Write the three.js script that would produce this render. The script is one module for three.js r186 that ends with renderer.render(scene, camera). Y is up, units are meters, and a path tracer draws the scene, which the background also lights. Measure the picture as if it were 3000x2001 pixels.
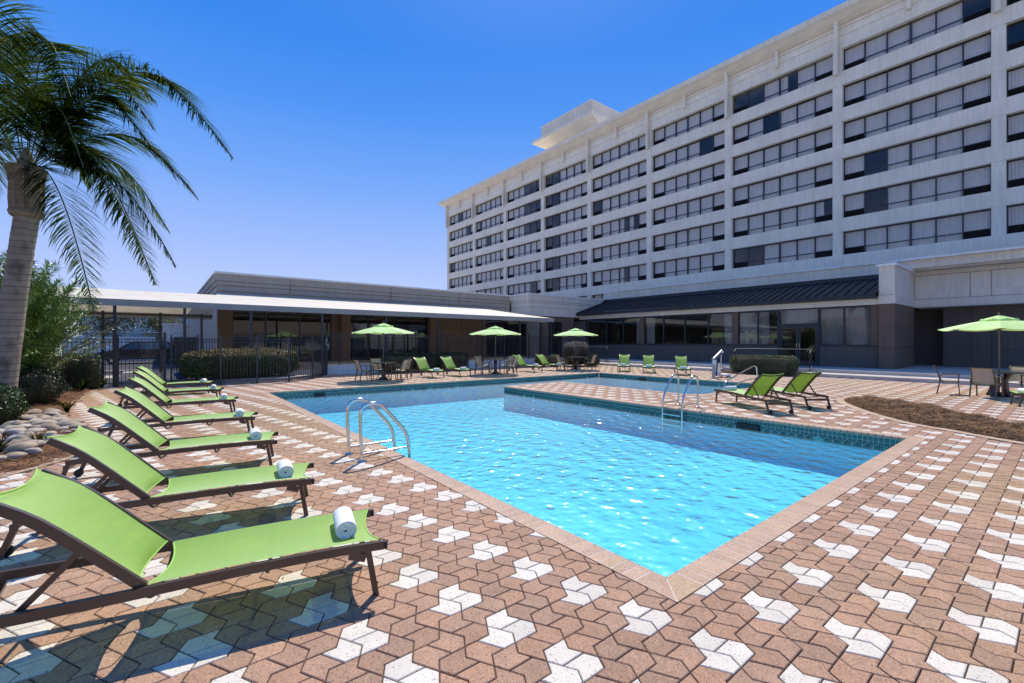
import * as THREE from 'three';
import { mergeGeometries } from 'three/addons/utils/BufferGeometryUtils.js';
import { RoundedBoxGeometry } from 'three/addons/geometries/RoundedBoxGeometry.js';

// ------------------------------------------------------------------ camera, sky, sun, exposure
const scene = new THREE.Scene();
const YAW = 38.4347 * Math.PI / 180;                       // the pool's long axis is -z, its short axis +x
const camera = new THREE.PerspectiveCamera(74.825, 1024 / 683, 0.05, 700);
camera.position.set(0, 1.65, 0);
camera.lookAt(Math.sin(YAW), 1.65, -Math.cos(YAW));

const SUN = new THREE.Vector3(0.49, 1, -0.54).normalize();
const sunAz = Math.atan2(SUN.z, SUN.x);
const EXPOSURE = 1.22;
const skyStops = [[-90, .36, .34, .31], [-1, .5, .49, .47], [0, .92, .93, .98], [4, .54, .66, 1.0], [10, .37, .53, 1.0], [17, .19, .41, .97], [24, .085, .31, .92], [30, .042, .25, .87], [42, .042, .23, .79], [65, .06, .20, .62], [90, .065, .19, .56]];
function skyAt(e) {
  let i = 0; while (i < skyStops.length - 2 && e > skyStops[i + 1][0]) i++;
  const a = skyStops[i], b = skyStops[i + 1], t = Math.min(1, Math.max(0, (e - a[0]) / (b[0] - a[0])));
  return [1, 2, 3].map(k => a[k] + (b[k] - a[k]) * t);
}
{
  const W = 1024, H = 512, d = new Float32Array(W * H * 4);
  for (let j = 0; j < H; j++) for (let i = 0; i < W; i++) {
    const el = ((j + .5) / H - .5) * Math.PI, az = ((i + .5) / W - .5) * 2 * Math.PI;
    const e = el * 180 / Math.PI, cd = Math.cos(az - sunAz);
    const c = skyAt(e > 0 ? Math.min(90, e * (1.0 - .08 * cd)) : e);
    const dir = Math.cos(el) * Math.cos(az) * SUN.x + Math.sin(el) * SUN.y + Math.cos(el) * Math.sin(az) * SUN.z;
    const ang = Math.acos(Math.min(1, dir)) * 180 / Math.PI, g = e > -1 ? 1.6 * Math.exp(-ang / 4.5) + .06 * Math.exp(-ang / 12) : 0;
    const k = (j * W + i) * 4;
    d[k] = (c[0] + g) / EXPOSURE; d[k + 1] = (c[1] + g * .97) / EXPOSURE; d[k + 2] = (c[2] + g * .92) / EXPOSURE; d[k + 3] = 1;
  }
  const t = new THREE.DataTexture(d, W, H, THREE.RGBAFormat, THREE.FloatType);
  t.mapping = THREE.EquirectangularReflectionMapping; t.magFilter = t.minFilter = THREE.LinearFilter; t.wrapS = THREE.RepeatWrapping; t.needsUpdate = true;
  scene.background = t; scene.environment = t;
}
const sun = new THREE.DirectionalLight(new THREE.Color().setRGB(1, .93, .83), 3.9);
sun.target.position.set(10, 0, -14); sun.position.copy(SUN).multiplyScalar(90).add(sun.target.position);
sun.castShadow = true; sun.shadow.mapSize.set(4096, 4096);
Object.assign(sun.shadow.camera, { left: -60, right: 60, top: 60, bottom: -60, near: 1, far: 220 });
scene.add(sun, sun.target);
const renderer = new THREE.WebGLRenderer({ antialias: true });
renderer.toneMapping = THREE.LinearToneMapping; renderer.toneMappingExposure = EXPOSURE;
renderer.shadowMap.enabled = true;

// ------------------------------------------------------------------ helpers
let seed = 12345;
const rnd = () => { seed = (seed + 0x6D2B79F5) | 0; let t = Math.imul(seed ^ (seed >>> 15), 1 | seed); t = (t + Math.imul(t ^ (t >>> 7), 61 | t)) ^ t; return ((t ^ (t >>> 14)) >>> 0) / 4294967296; };
const rr = (a, b) => a + (b - a) * rnd();
const V = (x, y, z) => new THREE.Vector3(x, y, z);
const taken = {};
const numbered = n => { const k = taken[n] = (taken[n] ?? -1) + 1; return k ? `${n}_${String(k).padStart(3, '0')}` : n; };
function shade(o) { o.castShadow = o.receiveShadow = true; return o; }
function tag(o, label, category, group) { if (label) o.userData.label = label; if (category) o.userData.category = category; if (group) o.userData.group = group; return o; }
function thing(name, label, category, [x, y, z] = [0, 0, 0], turn = 0, group) { const o = new THREE.Group(); o.name = numbered(name); o.position.set(x, y, z); o.rotation.y = turn; scene.add(o); return tag(o, label, category, group); }
function part(name, geo, mat, parent) { const m = shade(new THREE.Mesh(geo, mat)); m.name = name; parent.add(m); return m; }
function single(name, geo, mat, label, category, group) { const m = shade(new THREE.Mesh(geo, mat)); m.name = numbered(name); scene.add(m); return tag(m, label, category, group); }
function struct(name, geo, mat) { const m = shade(geo ? new THREE.Mesh(geo, mat) : new THREE.Group()); m.name = numbered(name); m.userData.kind = 'structure'; scene.add(m); return m; }
function dup(o, [x, y, z], turn, label, group) { const c = o.clone(); c.userData = { ...o.userData }; c.name = numbered(o.name.replace(/_\d{3}$/, '')); c.position.set(x, y, z); c.rotation.set(0, turn, 0); if (label) c.userData.label = label; if (group) c.userData.group = group; scene.add(c); return c; }
function prep(g) { let q = g.index ? g.toNonIndexed() : g; for (const k of Object.keys(q.attributes)) if (!['position', 'normal', 'uv', 'color'].includes(k)) q.deleteAttribute(k); return q; }
function join(list) { const L = list.map(prep); const col = L.some(g => g.attributes.color); if (col) for (const g of L) if (!g.attributes.color) { const a = new Float32Array(g.attributes.position.count * 3).fill(1); g.setAttribute('color', new THREE.BufferAttribute(a, 3)); } return L.length === 1 ? L[0] : mergeGeometries(L); }
// triangles with flat normals and uv in metres
class Geo {
  constructor(colored) { this.p = []; this.u = []; this.c = colored ? [] : null; this.col = [1, 1, 1]; }
  tri(a, b, c, uv) {
    this.p.push(...a, ...b, ...c);
    if (uv) this.u.push(...uv); else {
      const e1 = [b[0] - a[0], b[1] - a[1], b[2] - a[2]], e2 = [c[0] - a[0], c[1] - a[1], c[2] - a[2]];
      const n = [Math.abs(e1[1] * e2[2] - e1[2] * e2[1]), Math.abs(e1[2] * e2[0] - e1[0] * e2[2]), Math.abs(e1[0] * e2[1] - e1[1] * e2[0])];
      const k = n[1] >= n[0] && n[1] >= n[2] ? [0, 2] : n[0] >= n[2] ? [2, 1] : [0, 1];
      for (const q of [a, b, c]) this.u.push(q[k[0]], q[k[1]]);
    }
    if (this.c) for (let i = 0; i < 3; i++) this.c.push(...this.col);
    return this;
  }
  quad(a, b, c, d) { return this.tri(a, b, c).tri(a, c, d); }
  box(x0, x1, y0, y1, z0, z1) {
    const p = (x, y, z) => [x ? x1 : x0, y ? y1 : y0, z ? z1 : z0];
    this.quad(p(0, 0, 1), p(1, 0, 1), p(1, 1, 1), p(0, 1, 1)); this.quad(p(1, 0, 0), p(0, 0, 0), p(0, 1, 0), p(1, 1, 0));
    this.quad(p(1, 0, 1), p(1, 0, 0), p(1, 1, 0), p(1, 1, 1)); this.quad(p(0, 0, 0), p(0, 0, 1), p(0, 1, 1), p(0, 1, 0));
    this.quad(p(0, 1, 1), p(1, 1, 1), p(1, 1, 0), p(0, 1, 0)); this.quad(p(0, 0, 0), p(1, 0, 0), p(1, 0, 1), p(0, 0, 1));
    return this;
  }
  // rectangular section swept along pts (arrays); w across (side), h along up
  sweep(pts, w, h, up = [0, 1, 0], closed = false) {
    const P = pts.map(p => V(...p)), U0 = V(...up), R = [];
    for (let i = 0; i < P.length; i++) {
      const t = V(0, 0, 0); if (i > 0) t.add(P[i].clone().sub(P[i - 1]).normalize()); if (i < P.length - 1) t.add(P[i + 1].clone().sub(P[i]).normalize()); t.normalize();
      const s = t.clone().cross(U0).normalize(), u = s.clone().cross(t).normalize();
      let k = 1; if (i > 0 && i < P.length - 1) k = 1 / Math.max(.5, P[i].clone().sub(P[i - 1]).normalize().dot(t));
      R.push([[-1, -1], [1, -1], [1, 1], [-1, 1]].map(([a, b]) => P[i].clone().addScaledVector(s, a * w / 2).addScaledVector(u, b * h / 2 * k).toArray()));
    }
    for (let i = 0; i + 1 < R.length; i++) for (let k = 0; k < 4; k++) { const l = (k + 1) % 4; this.quad(R[i][k], R[i + 1][k], R[i + 1][l], R[i][l]); }
    this.quad(R[0][0], R[0][1], R[0][2], R[0][3]); const e = R[R.length - 1]; this.quad(e[3], e[2], e[1], e[0]);
    return this;
  }
  // vertical prism over polygon [[x,z]...]
  prism(poly, y0, y1) {
    const f = THREE.ShapeUtils.triangulateShape(poly.map(p => new THREE.Vector2(p[0], p[1])), []);
    const up = sArea(poly) > 0;
    for (const [a, b, c] of f) { const q = i => [poly[i][0], y1, poly[i][1]]; this.tri(q(a), up ? q(c) : q(b), up ? q(b) : q(c)); const r = i => [poly[i][0], y0, poly[i][1]]; this.tri(r(a), up ? r(b) : r(c), up ? r(c) : r(b)); }
    for (let i = 0; i < poly.length; i++) { const a = poly[i], b = poly[(i + 1) % poly.length]; const [s, t] = up ? [b, a] : [a, b]; this.quad([s[0], y0, s[1]], [t[0], y0, t[1]], [t[0], y1, t[1]], [s[0], y1, s[1]]); }
    return this;
  }
  build() {
    const g = new THREE.BufferGeometry();
    g.setAttribute('position', new THREE.Float32BufferAttribute(this.p, 3)); g.setAttribute('uv', new THREE.Float32BufferAttribute(this.u, 2));
    if (this.c) g.setAttribute('color', new THREE.Float32BufferAttribute(this.c, 3));
    g.computeVertexNormals(); return g;
  }
}
function sArea(P) { let s = 0; for (let i = 0; i < P.length; i++) { const a = P[i], b = P[(i + 1) % P.length]; s += a[0] * b[1] - b[0] * a[1]; } return s / 2; }
function inPoly(x, z, P) { let r = false; for (let i = 0, j = P.length - 1; i < P.length; j = i++) { const a = P[i], b = P[j]; if ((a[1] > z) !== (b[1] > z) && x < (b[0] - a[0]) * (z - a[1]) / (b[1] - a[1]) + a[0]) r = !r; } return r; }
function inset(P, d) {               // offset a polygon inwards, mitred
  const s = Math.sign(sArea(P)), n = P.length, out = [];
  for (let i = 0; i < n; i++) {
    const a = P[(i + n - 1) % n], b = P[i], c = P[(i + 1) % n];
    let e1 = [b[0] - a[0], b[1] - a[1]], e2 = [c[0] - b[0], c[1] - b[1]]; const l1 = Math.hypot(...e1) || 1e-9, l2 = Math.hypot(...e2) || 1e-9;
    const n1 = [-e1[1] / l1 * s, e1[0] / l1 * s], n2 = [-e2[1] / l2 * s, e2[0] / l2 * s];
    const k = Math.max(.3, 1 + n1[0] * n2[0] + n1[1] * n2[1]);
    out.push([b[0] + (n1[0] + n2[0]) * d / k, b[1] + (n1[1] + n2[1]) * d / k]);
  }
  return out;
}
const bx = (x0, x1, y0, y1, z0, z1) => new Geo().box(x0, x1, y0, y1, z0, z1).build();
const bar = (pts, w, h, up) => new Geo().sweep(pts, w, h, up).build();
function tube(pts, r, seg = 8, n = 24, tension = .5) { return new THREE.TubeGeometry(new THREE.CatmullRomCurve3(pts.map(p => V(...p)), false, 'catmullrom', tension), n, r, seg); }
function poly3(pts, rad = .06, steps = 5) {   // polyline with rounded corners, as points
  const P = pts.map(p => V(...p)), out = [P[0]];
  for (let i = 1; i < P.length - 1; i++) {
    const a = P[i - 1].clone().sub(P[i]), b = P[i + 1].clone().sub(P[i]); const d = Math.min(rad, a.length() * .45, b.length() * .45); a.normalize(); b.normalize();
    const s = P[i].clone().addScaledVector(a, d), e = P[i].clone().addScaledVector(b, d);
    for (let k = 0; k <= steps; k++) { const t = k / steps; out.push(s.clone().multiplyScalar((1 - t) ** 2).addScaledVector(P[i], 2 * t * (1 - t)).addScaledVector(e, t * t)); }
  }
  out.push(P[P.length - 1]); return out;
}
function pipe(pts, r, rad = .06, seg = 8) {  // round tube along a rounded polyline
  const c = new THREE.CurvePath(), P = poly3(pts, rad); for (let i = 0; i + 1 < P.length; i++) c.add(new THREE.LineCurve3(P[i], P[i + 1]));
  const rings = [], g = new THREE.BufferGeometry(), pos = [], nor = [], uv = [], idx = [];
  let N = null;
  for (let i = 0; i < P.length; i++) {
    const t = V(0, 0, 0); if (i) t.add(P[i].clone().sub(P[i - 1]).normalize()); if (i < P.length - 1) t.add(P[i + 1].clone().sub(P[i]).normalize()); t.normalize();
    if (!N) { N = Math.abs(t.y) < .9 ? V(0, 1, 0) : V(1, 0, 0); } N = N.clone().addScaledVector(t, -N.dot(t)).normalize(); const Bn = t.clone().cross(N);
    for (let k = 0; k <= seg; k++) { const a = k / seg * Math.PI * 2, n = N.clone().multiplyScalar(Math.cos(a)).addScaledVector(Bn, Math.sin(a)); const q = P[i].clone().addScaledVector(n, r); pos.push(q.x, q.y, q.z); nor.push(n.x, n.y, n.z); uv.push(k / seg, i); }
  }
  for (let i = 0; i + 1 < P.length; i++) for (let k = 0; k < seg; k++) { const a = i * (seg + 1) + k, b = a + seg + 1; idx.push(a, a + 1, b, b, a + 1, b + 1); }
  g.setAttribute('position', new THREE.Float32BufferAttribute(pos, 3)); g.setAttribute('normal', new THREE.Float32BufferAttribute(nor, 3)); g.setAttribute('uv', new THREE.Float32BufferAttribute(uv, 2)); g.setIndex(idx);
  return g;
}
const cyl = (r0, r1, h, x, y, z, seg = 16) => new THREE.CylinderGeometry(r1, r0, h, seg).translate(x, y + h / 2, z);
const lathe = (prof, seg = 24) => new THREE.LatheGeometry(prof.map(p => new THREE.Vector2(...p)), seg);

// tileable noise
function hash2(i, j, s) { let h = Math.imul(i, 374761393) + Math.imul(j, 668265263) + Math.imul(s, 2147483647 % 1274126177); h = Math.imul(h ^ (h >>> 13), 1274126177); return ((h ^ (h >>> 16)) >>> 0) / 4294967296; }
function vnoise(x, y, per, s) { const xi = Math.floor(x), yi = Math.floor(y), fx = x - xi, fy = y - yi, u = fx * fx * (3 - 2 * fx), v = fy * fy * (3 - 2 * fy), m = (a) => ((a % per) + per) % per; const a = hash2(m(xi), m(yi), s), b = hash2(m(xi + 1), m(yi), s), c = hash2(m(xi), m(yi + 1), s), d = hash2(m(xi + 1), m(yi + 1), s); return a + (b - a) * u + (c - a) * v + (a - b - c + d) * u * v; }
function fbm(u, v, f, oct, s) { let r = 0, a = .5, t = 0; for (let o = 0; o < oct; o++) { r += a * vnoise(u * f, v * f, f, s + o); t += a; a *= .5; f *= 2; } return r / t; }
function tex(n, fn, srgb = true, rep = 1) {
  const d = new Uint8Array(n * n * 4);
  for (let j = 0; j < n; j++) for (let i = 0; i < n; i++) { const c = fn(i / n, j / n, i, j), k = (j * n + i) * 4; for (let q = 0; q < 3; q++) d[k + q] = Math.max(0, Math.min(255, Math.round((Array.isArray(c) ? c[q] : c) * 255))); d[k + 3] = 255; }
  const t = new THREE.DataTexture(d, n, n); t.wrapS = t.wrapT = THREE.RepeatWrapping; t.magFilter = THREE.LinearFilter; t.minFilter = THREE.LinearMipmapLinearFilter; t.generateMipmaps = true;
  if (srgb) t.colorSpace = THREE.SRGBColorSpace; t.repeat.set(rep, rep); t.needsUpdate = true; return t;
}
const lin = (r, g, b) => new THREE.Color().setRGB(r, g, b);
const std = (c, o = {}) => new THREE.MeshStandardMaterial({ color: lin(...c), roughness: .8, ...o });
const phy = (c, o = {}) => new THREE.MeshPhysicalMaterial({ color: lin(...c), roughness: .8, ...o });

// ------------------------------------------------------------------ materials
const T = {
  mottle: tex(256, (u, v) => .80 + .2 * fbm(u, v, 4, 5, 3), true, 1 / 3),
  stucco: tex(256, (u, v) => .35 + .65 * fbm(u, v, 32, 3, 9), false, 1 / 1.2),
  streak: tex(256, (u, v) => .84 + .12 * fbm(u, v, 3, 4, 21) + .06 * vnoise(u * 48, v * 3, 48, 4), true, 1 / 4),
  concrete: tex(256, (u, v, i, j) => .76 + .2 * fbm(u, v, 5, 5, 13) + .08 * (hash2(i, j, 3) - .5), true, 1 / 2),
  // coloured concrete with exposed pale and dark aggregate
  brown: tex(512, (u, v, i, j) => { const f = .80 + .14 * fbm(u, v, 8, 4, 31), k = hash2(i >> 1, j >> 1, 5), k2 = hash2((i + (j >> 2)) >> 2, j >> 2, 25), l = hash2(i, j, 8); const s = (k > .965 ? .22 : k < .05 ? -.16 : 0) + (k2 > .93 ? .15 : k2 < .07 ? -.17 : .05 * (k2 - .5)); return [f + s + .08 * (l - .5), f + s * 1.1 + .08 * (l - .5), f + s * 1.15 + .08 * (l - .5)]; }, true, 1 / .9),
  white: tex(512, (u, v, i, j) => { const k = hash2(i >> 1, j >> 1, 6), k2 = hash2((i + (j >> 2)) >> 2, j >> 2, 26), l = hash2(i, j, 9); return .92 + .06 * fbm(u, v, 8, 4, 41) - (k > .985 ? .38 : k > .96 ? .16 : 0) - (k2 > .985 ? .3 : k2 > .955 ? .1 : 0) + .03 * (l - .5); }, true, 1 / .9),
  grit: tex(256, (u, v, i, j) => .5 * fbm(u, v, 32, 3, 51) + .5 * hash2(i, j, 15), false, 1 / .3),
  weave: tex(128, (u, v, i, j) => .86 + .10 * ((i & 3) < 2 ? 1 : 0) * ((j & 3) < 2 ? 1 : .5) + .06 * hash2(i, 0, 3) + .05 * hash2(0, j, 5) - .04, true, 12),
  plaster: tex(512, (u, v) => { const f = fbm(u, v, 3, 4, 61), m = fbm(u, v, 9, 4, 67); const k = .86 + .14 * f - .10 * Math.max(0, m - .55); return [k * .97, k, k]; }, true, 1 / 6),
  bark: tex(256, (u, v) => .55 + .3 * fbm(u, v, 6, 5, 71) + .16 * vnoise(u * 4, v * 40, 40, 73), true, 1),
  palmBark: tex(512, (u, v) => { const y = v * 15 + .35 * fbm(u, v, 4, 3, 74), r = Math.abs((y % 1) - .5) * 2; return .66 + .22 * fbm(u, v, 8, 5, 71) - .20 * Math.pow(r, 10) - .30 * Math.max(0, fbm(u, v, 5, 4, 79) - .58) * 3 + .05 * vnoise(u * 3, v * 120, 120, 73); }, true, 1),
  asphalt: tex(256, (u, v, i, j) => .6 + .3 * fbm(u, v, 6, 4, 81) + .2 * (hash2(i, j, 7) - .5), true, 1 / 3),
  stone: tex(256, (u, v) => .66 + .34 * fbm(u, v, 5, 5, 91), true, 1),
  cloth: tex(128, (u, v) => .3 + .7 * fbm(u, v, 24, 3, 95), false, 6),
};
// water ripples: normals of a sum of many small travelling waves, tileable
T.ripple = (() => {
  const n = 1024, L = 3.6, w = []; let s0 = 99; const q = () => { s0 = (Math.imul(s0, 1664525) + 1013904223) | 0; return (s0 >>> 0) / 4294967296; };
  for (let k = 0; k < 64; k++) { const wl = .09 * Math.pow(5, q() ** 1.3), a = q() * Math.PI * 2, kx = Math.round(Math.cos(a) * L / wl), ky = Math.round(Math.sin(a) * L / wl), kk = Math.hypot(kx, ky) || 1; w.push([kx, ky, q() * 6.283, .034 / Math.sqrt(kk / 12)]); }
  return tex(n, (u, v) => { let gx = 0, gy = 0; for (const [kx, ky, ph, sl] of w) { const kk = Math.hypot(kx, ky) || 1, p = 6.28318 * (kx * u + ky * v) + ph, c = Math.cos(p) + .35 * Math.cos(2 * p); gx += sl * c * kx / kk; gy += sl * c * ky / kk; } const l = 1 / Math.hypot(gx, gy, 1); return [.5 - .5 * gx * l, .5 - .5 * gy * l, .5 + .5 * l]; }, false, 1 / L);
})();
const M = {
  paverBrown: std([1, 1, 1], { map: T.brown, bumpMap: T.grit, bumpScale: .0012, roughness: .86, vertexColors: true }),
  paverWhite: std([1, 1, 1], { map: T.white, bumpMap: T.grit, bumpScale: .0008, roughness: .8, vertexColors: true }),
  coping: std([1, 1, 1], { map: T.brown, bumpMap: T.grit, bumpScale: .0008, roughness: .7, vertexColors: true }),
  sand: std([.13, .085, .055], { map: T.concrete, roughness: 1 }),
  grout: std([.72, .74, .68], { roughness: .9 }),
  mortar: std([.86, .74, .64], { map: T.concrete, roughness: .9 }),
  tile: phy([1, 1, 1], { roughness: .16, vertexColors: true, clearcoat: .5, clearcoatRoughness: .08 }),
  plaster: std([.70, .95, .99], { map: T.plaster, roughness: .8 }),
  water: phy([.43, .875, .995], { roughness: .2, transmission: 1, thickness: 0, ior: 1.33, normalMap: T.ripple, normalScale: new THREE.Vector2(1, 1) }),
  black: std([.012, .012, .013], { roughness: .6 }),
  tower: std([.97, .855, .68], { map: T.streak, bumpMap: T.stucco, bumpScale: .004, roughness: .9 }),
  fasciaGrey: std([.47, .40, .33], { map: T.streak, bumpMap: T.stucco, bumpScale: .003, roughness: .85 }),
  fasciaPale: std([.84, .745, .61], { map: T.streak, bumpMap: T.stucco, bumpScale: .003, roughness: .85 }),
  whitePaint: std([.92, .89, .83], { map: T.streak, roughness: .6 }),
  brownWall: std([.20, .130, .090], { map: T.streak, bumpMap: T.stucco, bumpScale: .004, roughness: .85 }),
  greyWall: std([.15, .118, .096], { map: T.streak, bumpMap: T.stucco, bumpScale: .004, roughness: .85 }),
  concrete: std([.74, .66, .57], { map: T.concrete, bumpMap: T.grit, bumpScale: .001, roughness: .9 }),
  curbWhite: std([.90, .88, .84], { map: T.streak, roughness: .8 }),
  mullion: std([.035, .036, .04], { roughness: .45 }),
  glass: phy([.86, .86, .86], { roughness: .02, transmission: 1, thickness: 0, ior: 1.6 }),
  glassDark: phy([.50, .51, .52], { roughness: .02, transmission: 1, thickness: 0, ior: 1.7 }),
  curtain: std([.92, .84, .75], { roughness: .95, map: T.streak }),
  inside: std([.42, .39, .35], { roughness: .9 }),
  carpet: std([.20, .14, .10], { roughness: 1 }),
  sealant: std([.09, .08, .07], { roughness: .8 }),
  roofMetal: std([.026, .028, .031], { roughness: .5, metalness: .15 }),
  awning: phy([.95, .83, .60], { roughness: .85, transmission: .32, thickness: 0, map: T.mottle, side: THREE.DoubleSide }),
  valance: std([.47, .44, .39], { map: T.streak, roughness: .85 }),
  fence: std([.040, .043, .050], { roughness: .38, metalness: .1 }),
  frame: phy([.085, .055, .038], { roughness: .34, metalness: .25, clearcoat: .25, clearcoatRoughness: .3 }),
  frameLight: phy([.16, .115, .08], { roughness: .38, metalness: .25, clearcoat: .2, clearcoatRoughness: .3 }),
  sling: phy([.33, .60, .06], { roughness: .72, transmission: .27, thickness: 0, map: T.weave, side: THREE.DoubleSide }),
  hem: std([.36, .62, .12], { roughness: .8 }),
  beige: phy([.66, .54, .41], { roughness: .85, transmission: .18, thickness: 0, map: T.weave, side: THREE.DoubleSide }),
  canvas: phy([.62, .90, .30], { roughness: .85, transmission: .30, thickness: 0, side: THREE.DoubleSide }),
  rubber: std([.02, .02, .02], { roughness: .7 }),
  steel: std([.72, .70, .66], { metalness: 1, roughness: .16 }),
  towel: std([.86, .86, .84], { roughness: 1, bumpMap: T.cloth, bumpScale: .006 }),
  tableTop: std([.15, .12, .10], { roughness: .35, map: T.mottle }),
  mulch: std([.19, .085, .035], { map: T.stone, roughness: 1 }),
  straw: std([1, 1, 1], { roughness: .95, vertexColors: false }),
  stone: std([1, 1, 1], { map: T.stone, bumpMap: T.grit, bumpScale: .002, roughness: .8, vertexColors: true }),
  leaf: phy([1, 1, 1], { roughness: .5, transmission: .22, thickness: 0, vertexColors: true, side: THREE.DoubleSide }),
  leafGloss: phy([1, 1, 1], { roughness: .36, transmission: .30, thickness: 0, vertexColors: true, side: THREE.DoubleSide }),
  palmLeaf: phy([1, 1, 1], { roughness: .42, transmission: .46, thickness: 0, vertexColors: true, side: THREE.DoubleSide }),
  trunk: std([.56, .46, .36], { map: T.palmBark, bumpMap: T.palmBark, bumpScale: .03, roughness: .95 }),
  core: std([.14, .115, .07], { roughness: 1 }),
  bark: std([.40, .325, .25], { map: T.bark, bumpMap: T.bark, bumpScale: .02, roughness: .95 }),
  asphalt: std([.085, .083, .08], { map: T.asphalt, roughness: .95 }),
  bounceGround: std([.62, .57, .49], { map: T.concrete, roughness: .95 }),  // surrounding ground, made pale to bounce sunlight onto the shaded tower
  soil: std([.11, .085, .055], { map: T.asphalt, roughness: 1 }),
  carPaint: phy([.012, .014, .022], { roughness: .25, clearcoat: 1, clearcoatRoughness: .05 }),
  chrome: std([.75, .75, .75], { metalness: 1, roughness: .15 }),
  plasticWhite: std([.78, .78, .74], { roughness: .5 }),
  farGlass: phy([.10, .20, .30], { roughness: .1, metalness: .3 }),
  galv: std([.45, .46, .47], { metalness: .7, roughness: .45 }),
};

// ------------------------------------------------------------------ ground, pool, deck
const POOL = [[2.79, -1.78], [10.03, -1.78], [9.99, -13.08], [13.0, -13.1], [13.0, -7.62], [13.38, -7.22], [18.5, -7.2], [18.36, -15.7], [2.81, -16.28]];   // inner edge of the coping
const COPING = .22, WATER_Y = -.235, FLOOR_Y = -.80;
const OUTER = inset(POOL, -COPING);
const shapeXZ = (P, holes = [], y = 0) => { const s = new THREE.Shape(P.map(p => new THREE.Vector2(p[0], -p[1]))); for (const h of holes) s.holes.push(new THREE.Path(h.map(p => new THREE.Vector2(p[0], -p[1])))); const g = new THREE.ShapeGeometry(s, 1); g.rotateX(-Math.PI / 2).translate(0, y, 0); const p = g.attributes.position, uv = []; for (let i = 0; i < p.count; i++) uv.push(p.getX(i), p.getZ(i)); g.setAttribute('uv', new THREE.Float32BufferAttribute(uv, 2)); return g; };
struct('ground', shapeXZ([[-500, 500], [500, 500], [500, -500], [-500, -500]], [OUTER], -.05), M.bounceGround);
struct('parking_lot', shapeXZ([[-40, -30], [2.3, -30], [2.3, -70], [-40, -70]], [], -.03), M.asphalt);

const SAMPLE = (P, n) => { const c = new THREE.CatmullRomCurve3(P.map(p => V(p[0], 0, p[1])), true, 'centripetal'); return c.getSpacedPoints(n).slice(0, n).map(p => [p.x, p.z]); };
const BED_L = [[-1.55, -21.6], [-1.67, -19.1], [-1.72, -16.8], [-1.64, -14.6], [-1.54, -13.5], [-1.2, -12.4], [-.88, -11.3], [-.66, -10.3], [-.70, -9.6], [-.93, -8.85], [-1.16, -8.5], [-1.5, -8.05], [-2.2, -7.3], [-3.2, -6.6], [-5, -6.2], [-9, -6.2], [-9, -22.6], [-2.2, -22.6]];
const BED_R = SAMPLE([[14.75, -3.9], [13.2, -3.05], [11.95, -2.05], [11.5, -1.27], [11.05, -.5], [10.7, .8], [12.4, 1.0], [13.0, -.45], [13.4, -1.0], [14.25, -1.62], [15.25, -2.14], [15.6, -2.6], [16.15, -3.7], [15.6, -4.05]], 90);
const BORDER_R = inset(BED_R, -.2);
const BED_BACK = [[24.0, -12.1], [24.0, -8.15], [23.4, -8.3], [22.9, -9.2], [22.9, -10.9], [23.3, -11.9]];
const WALK = [[-1.3, -22.0], [.25, -21.9], [1.0, -20.95], [1.9, -20.4], [3.1, -20.2], [4.2, -20.15], [5.2, -20.95], [5.95, -22.0], [6.5, -23.1], [6.6, -29], [-1.3, -29]];

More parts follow.
